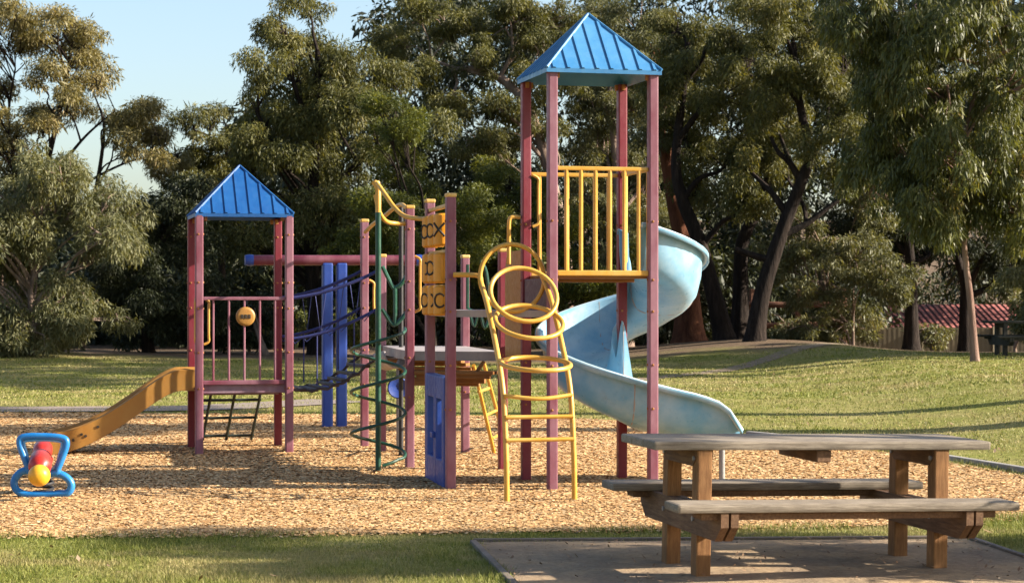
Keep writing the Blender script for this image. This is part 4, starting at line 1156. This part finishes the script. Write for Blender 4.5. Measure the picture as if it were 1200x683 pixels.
    mb = MB(); mb.tube(smooth_path([W(322, 440, 49), W(310, 415, 49), W(300, 385, 49.2), W(288, 350, 49.4)], 5), [.07 - .003 * i for i in range(16)], 8)
    mb.tube(smooth_path([W(324, 440, 49.1), W(312, 410, 49.1), W(305, 392, 49), W(298, 360, 49)], 5), [.05 - .002 * i for i in range(16)], 8); mb.build('stem', M['bark_pale'], BS)
    # far woodland that reads as one mass
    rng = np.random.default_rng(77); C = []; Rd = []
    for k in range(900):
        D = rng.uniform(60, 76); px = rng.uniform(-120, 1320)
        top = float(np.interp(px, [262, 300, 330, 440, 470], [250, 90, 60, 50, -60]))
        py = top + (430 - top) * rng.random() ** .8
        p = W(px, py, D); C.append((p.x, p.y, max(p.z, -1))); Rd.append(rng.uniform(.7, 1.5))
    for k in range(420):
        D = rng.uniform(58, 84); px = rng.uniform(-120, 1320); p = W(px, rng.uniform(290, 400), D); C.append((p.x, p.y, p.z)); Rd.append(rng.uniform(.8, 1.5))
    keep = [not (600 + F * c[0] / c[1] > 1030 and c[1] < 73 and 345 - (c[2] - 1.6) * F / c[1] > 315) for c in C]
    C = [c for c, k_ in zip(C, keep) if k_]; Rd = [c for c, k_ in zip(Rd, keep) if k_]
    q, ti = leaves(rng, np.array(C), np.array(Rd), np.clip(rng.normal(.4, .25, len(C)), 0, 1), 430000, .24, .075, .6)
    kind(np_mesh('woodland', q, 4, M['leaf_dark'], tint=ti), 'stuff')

    # trees standing outside the right of the view, whose shade falls across the lawn and pad
    def side_tree(label, x, y, h, r, lobes, seed, leaf='leaf_olive', dens=900):
        """lobes: (dx, dy, z, rx, rz)"""
        t = thing('gum_tree', label, 'tree', (x, y, gzf(x, y))); rng = np.random.default_rng(seed)
        mb = MB(); b0 = Vector((x, y, gzf(x, y) - .1)); tp = smooth_path([b0, b0 + Vector((.05, 0, h * .5)), b0 + Vector((-.05, 0, h))], 6)
        mb.tube(tp, [r * (1 - .6 * i / 12) for i in range(13)], 10); C = []; Rd = []; area = 0
        for (dx, dy, z, rx, rz) in lobes:
            c = Vector((x + dx, y + dy, z)); s = tp[min(12, max(1, int(12 * (z - .6) / h)))]
            mb.tube([s, s.lerp(c, .5) + EZ * .15, c], [r * .4, r * .25, .02], 6)
            n = max(4, int(1.6 * rx * rz / .1)); d = unit(rng.normal(size=(n, 3))) * (rng.random(n) ** .5)[:, None] * np.array([rx, rx, rz])
            C.append(np.array(c) + d); Rd.append(.3 * (.6 + .8 * rng.random(n))); area += 3.14 * rx * rz
        C = np.concatenate(C); Rd = np.concatenate(Rd)
        mb.build('trunk', M['bark_pale'], t)
        q, ti = leaves(rng, C, Rd, rng.random(len(C)), int(area * dens), .17, .036, .8); np_mesh('crown', q, 4, M[leaf], t, ti)
        return t
    side_tree('thick trunked gum out on the lawn to the right of the kerb, the farther one', 15.0, 25.6, 11.5, .42, [(0, 0, 11, 1.6, 1.0), (.6, .5, 10, 1.2, .8)], 51)
    side_tree('thick trunked gum out on the lawn to the right of the kerb, the nearer one', 13.0, 22.4, 12, .46, [(0, 0, 12, 1.6, 1.0), (.6, -1.2, 8.4, 2.2, .22), (-.4, .6, 7.7, 2.0, .2), (.2, -.2, 9.2, 2.2, .22), (0, 1.8, 9.0, 1.8, .2)], 52, dens=1500)
    side_tree('leafy gum standing right of the picnic pad', 9.6, 11.3, 5.4, .16, [(-.6, .9, 4.4, .5, .35), (.4, 1.1, 4.9, .5, .35), (-.2, .9, 3.8, .5, .4), (.3, 1.0, 3.3, .5, .4), (.3, .35, 5.5, .7, .22), (-.3, -.3, 5.2, .6, .26), (.2, .95, 5.9, .5, .12)], 53, dens=1700)
    side_tree('broad leafy gum at the right side of the lawn', 17.5, 42.4, 7.5, .25, [(0, 0, 4.0, 2.2, 1.3), (-1, 1.5, 5.2, 2.2, 1.2), (.5, .6, 6.2, 2.0, 1.1), (0, 2.6, 3.6, 2.2, 1.0), (.5, 1.0, 7.2, 2.2, .9), (0, -1.0, 3.4, 1.2, .8), (-.6, -.9, 4.6, 1.2, .8), (.4, -1.0, 5.8, 1.2, .8), (0, -.9, 6.9, 1.2, .7)], 54, dens=1500)
    side_tree('tall wide gum at the far right side of the lawn', 20.5, 39.5, 16, .3, [(0, 0, 13.0, 2.6, 1.0), (-1, 2.5, 14.2, 2.6, 1.0), (1, 4.0, 13.6, 2.6, 1.0), (0, -2.2, 15.0, 2.2, .8), (0, 4, 12.0, 2.4, 1.0), (1, 0, 16, 2.4, .8), (-1, -4.6, 13.6, 1.9, .9), (1, -6.2, 14.6, 1.8, .7), (1, -5.0, 12.4, 1.8, .8), (0, -3.2, 15.6, 1.8, .7), (0, -4.5, 16.2, 1.6, .5)], 55, dens=1600)
    bsh = side_tree('added low leafy bush out of view, just right of the picnic pad', 4.75, 11.75, 1.2, .05, [(0, 0, .8, .55, .7), (.1, -.5, .7, .5, .6), (-.1, .55, .8, .5, .7), (.1, .2, 1.25, .4, .3), (0, -.6, 1.15, .3, .2)], 56, 'leaf_grey', 2200)
    bsh.name = 'shrub'; bsh['category'] = 'shrub'  # bush added outside the view so that the pad falls in shade
# the colours above are how the surfaces read side by side; one common gain brings them to real reflectances
for m in M.values():
    nt = m.node_tree
    gain = .84 if 'leaves' in m.name else .70
    for nd in list(nt.nodes):
        if nd.type in ('BSDF_PRINCIPLED', 'BSDF_TRANSLUCENT'):
            sk = nd.inputs['Base Color' if nd.type == 'BSDF_PRINCIPLED' else 'Color']
            if sk.is_linked: nt.links.new(mix(nt, 1.0, sk.links[0].from_socket, (gain,) * 3, 'MULTIPLY'), sk)

# ------------------------------------------------------------------ light, sky, camera
EL, AZ = R(26.0), R(3.0)       # sun low on the right, slightly on the camera's side
to_sun = Vector((math.cos(EL) * math.cos(AZ), -math.cos(EL) * math.sin(AZ), math.sin(EL)))
sl = bpy.data.lights.new('sun', 'SUN'); sl.energy = 5.0; sl.angle = R(.53); sl.color = (1, .90, .76)
so = bpy.data.objects.new('sun', sl); COL.objects.link(so); so.location = (20, 0, 20)
so.rotation_euler = (-to_sun).to_track_quat('-Z', 'Y').to_euler()
w = bpy.data.worlds.new('World'); SC.world = w; w.use_nodes = True
nt = w.node_tree; sky = nt.nodes.new('ShaderNodeTexSky'); sky.sky_type = 'NISHITA'; sky.sun_disc = False
sky.sun_elevation = EL; sky.sun_rotation = R(90) + AZ
sky.air_density = 1.0; sky.dust_density = 2.1; sky.ozone_density = 1.5
bg = nt.nodes['Background']; bg.inputs[1].default_value = .080
nt.links.new(sky.outputs[0], bg.inputs[0])

cd = bpy.data.cameras.new('camera'); cam = bpy.data.objects.new('camera', cd); COL.objects.link(cam)
cd.sensor_width = 36; cd.lens = F / 1200 * 36; cd.clip_end = 2000; cd.clip_start = .1
cam.location = (0, 0, CAMZ); cam.rotation_euler = (R(90), 0, 0); cd.shift_y = 3.5 / 1200
cd.dof.use_dof = True; cd.dof.focus_distance = 17.0; cd.dof.aperture_fstop = 6.3
SC.camera = cam
vs_ = SC.view_settings; vs_.view_transform = 'Standard'; vs_.look = 'None'; vs_.exposure = 1.72; vs_.gamma = 1
SC.cycles.max_bounces = 6; SC.cycles.transparent_max_bounces = 4
SC.cycles.use_denoising = True
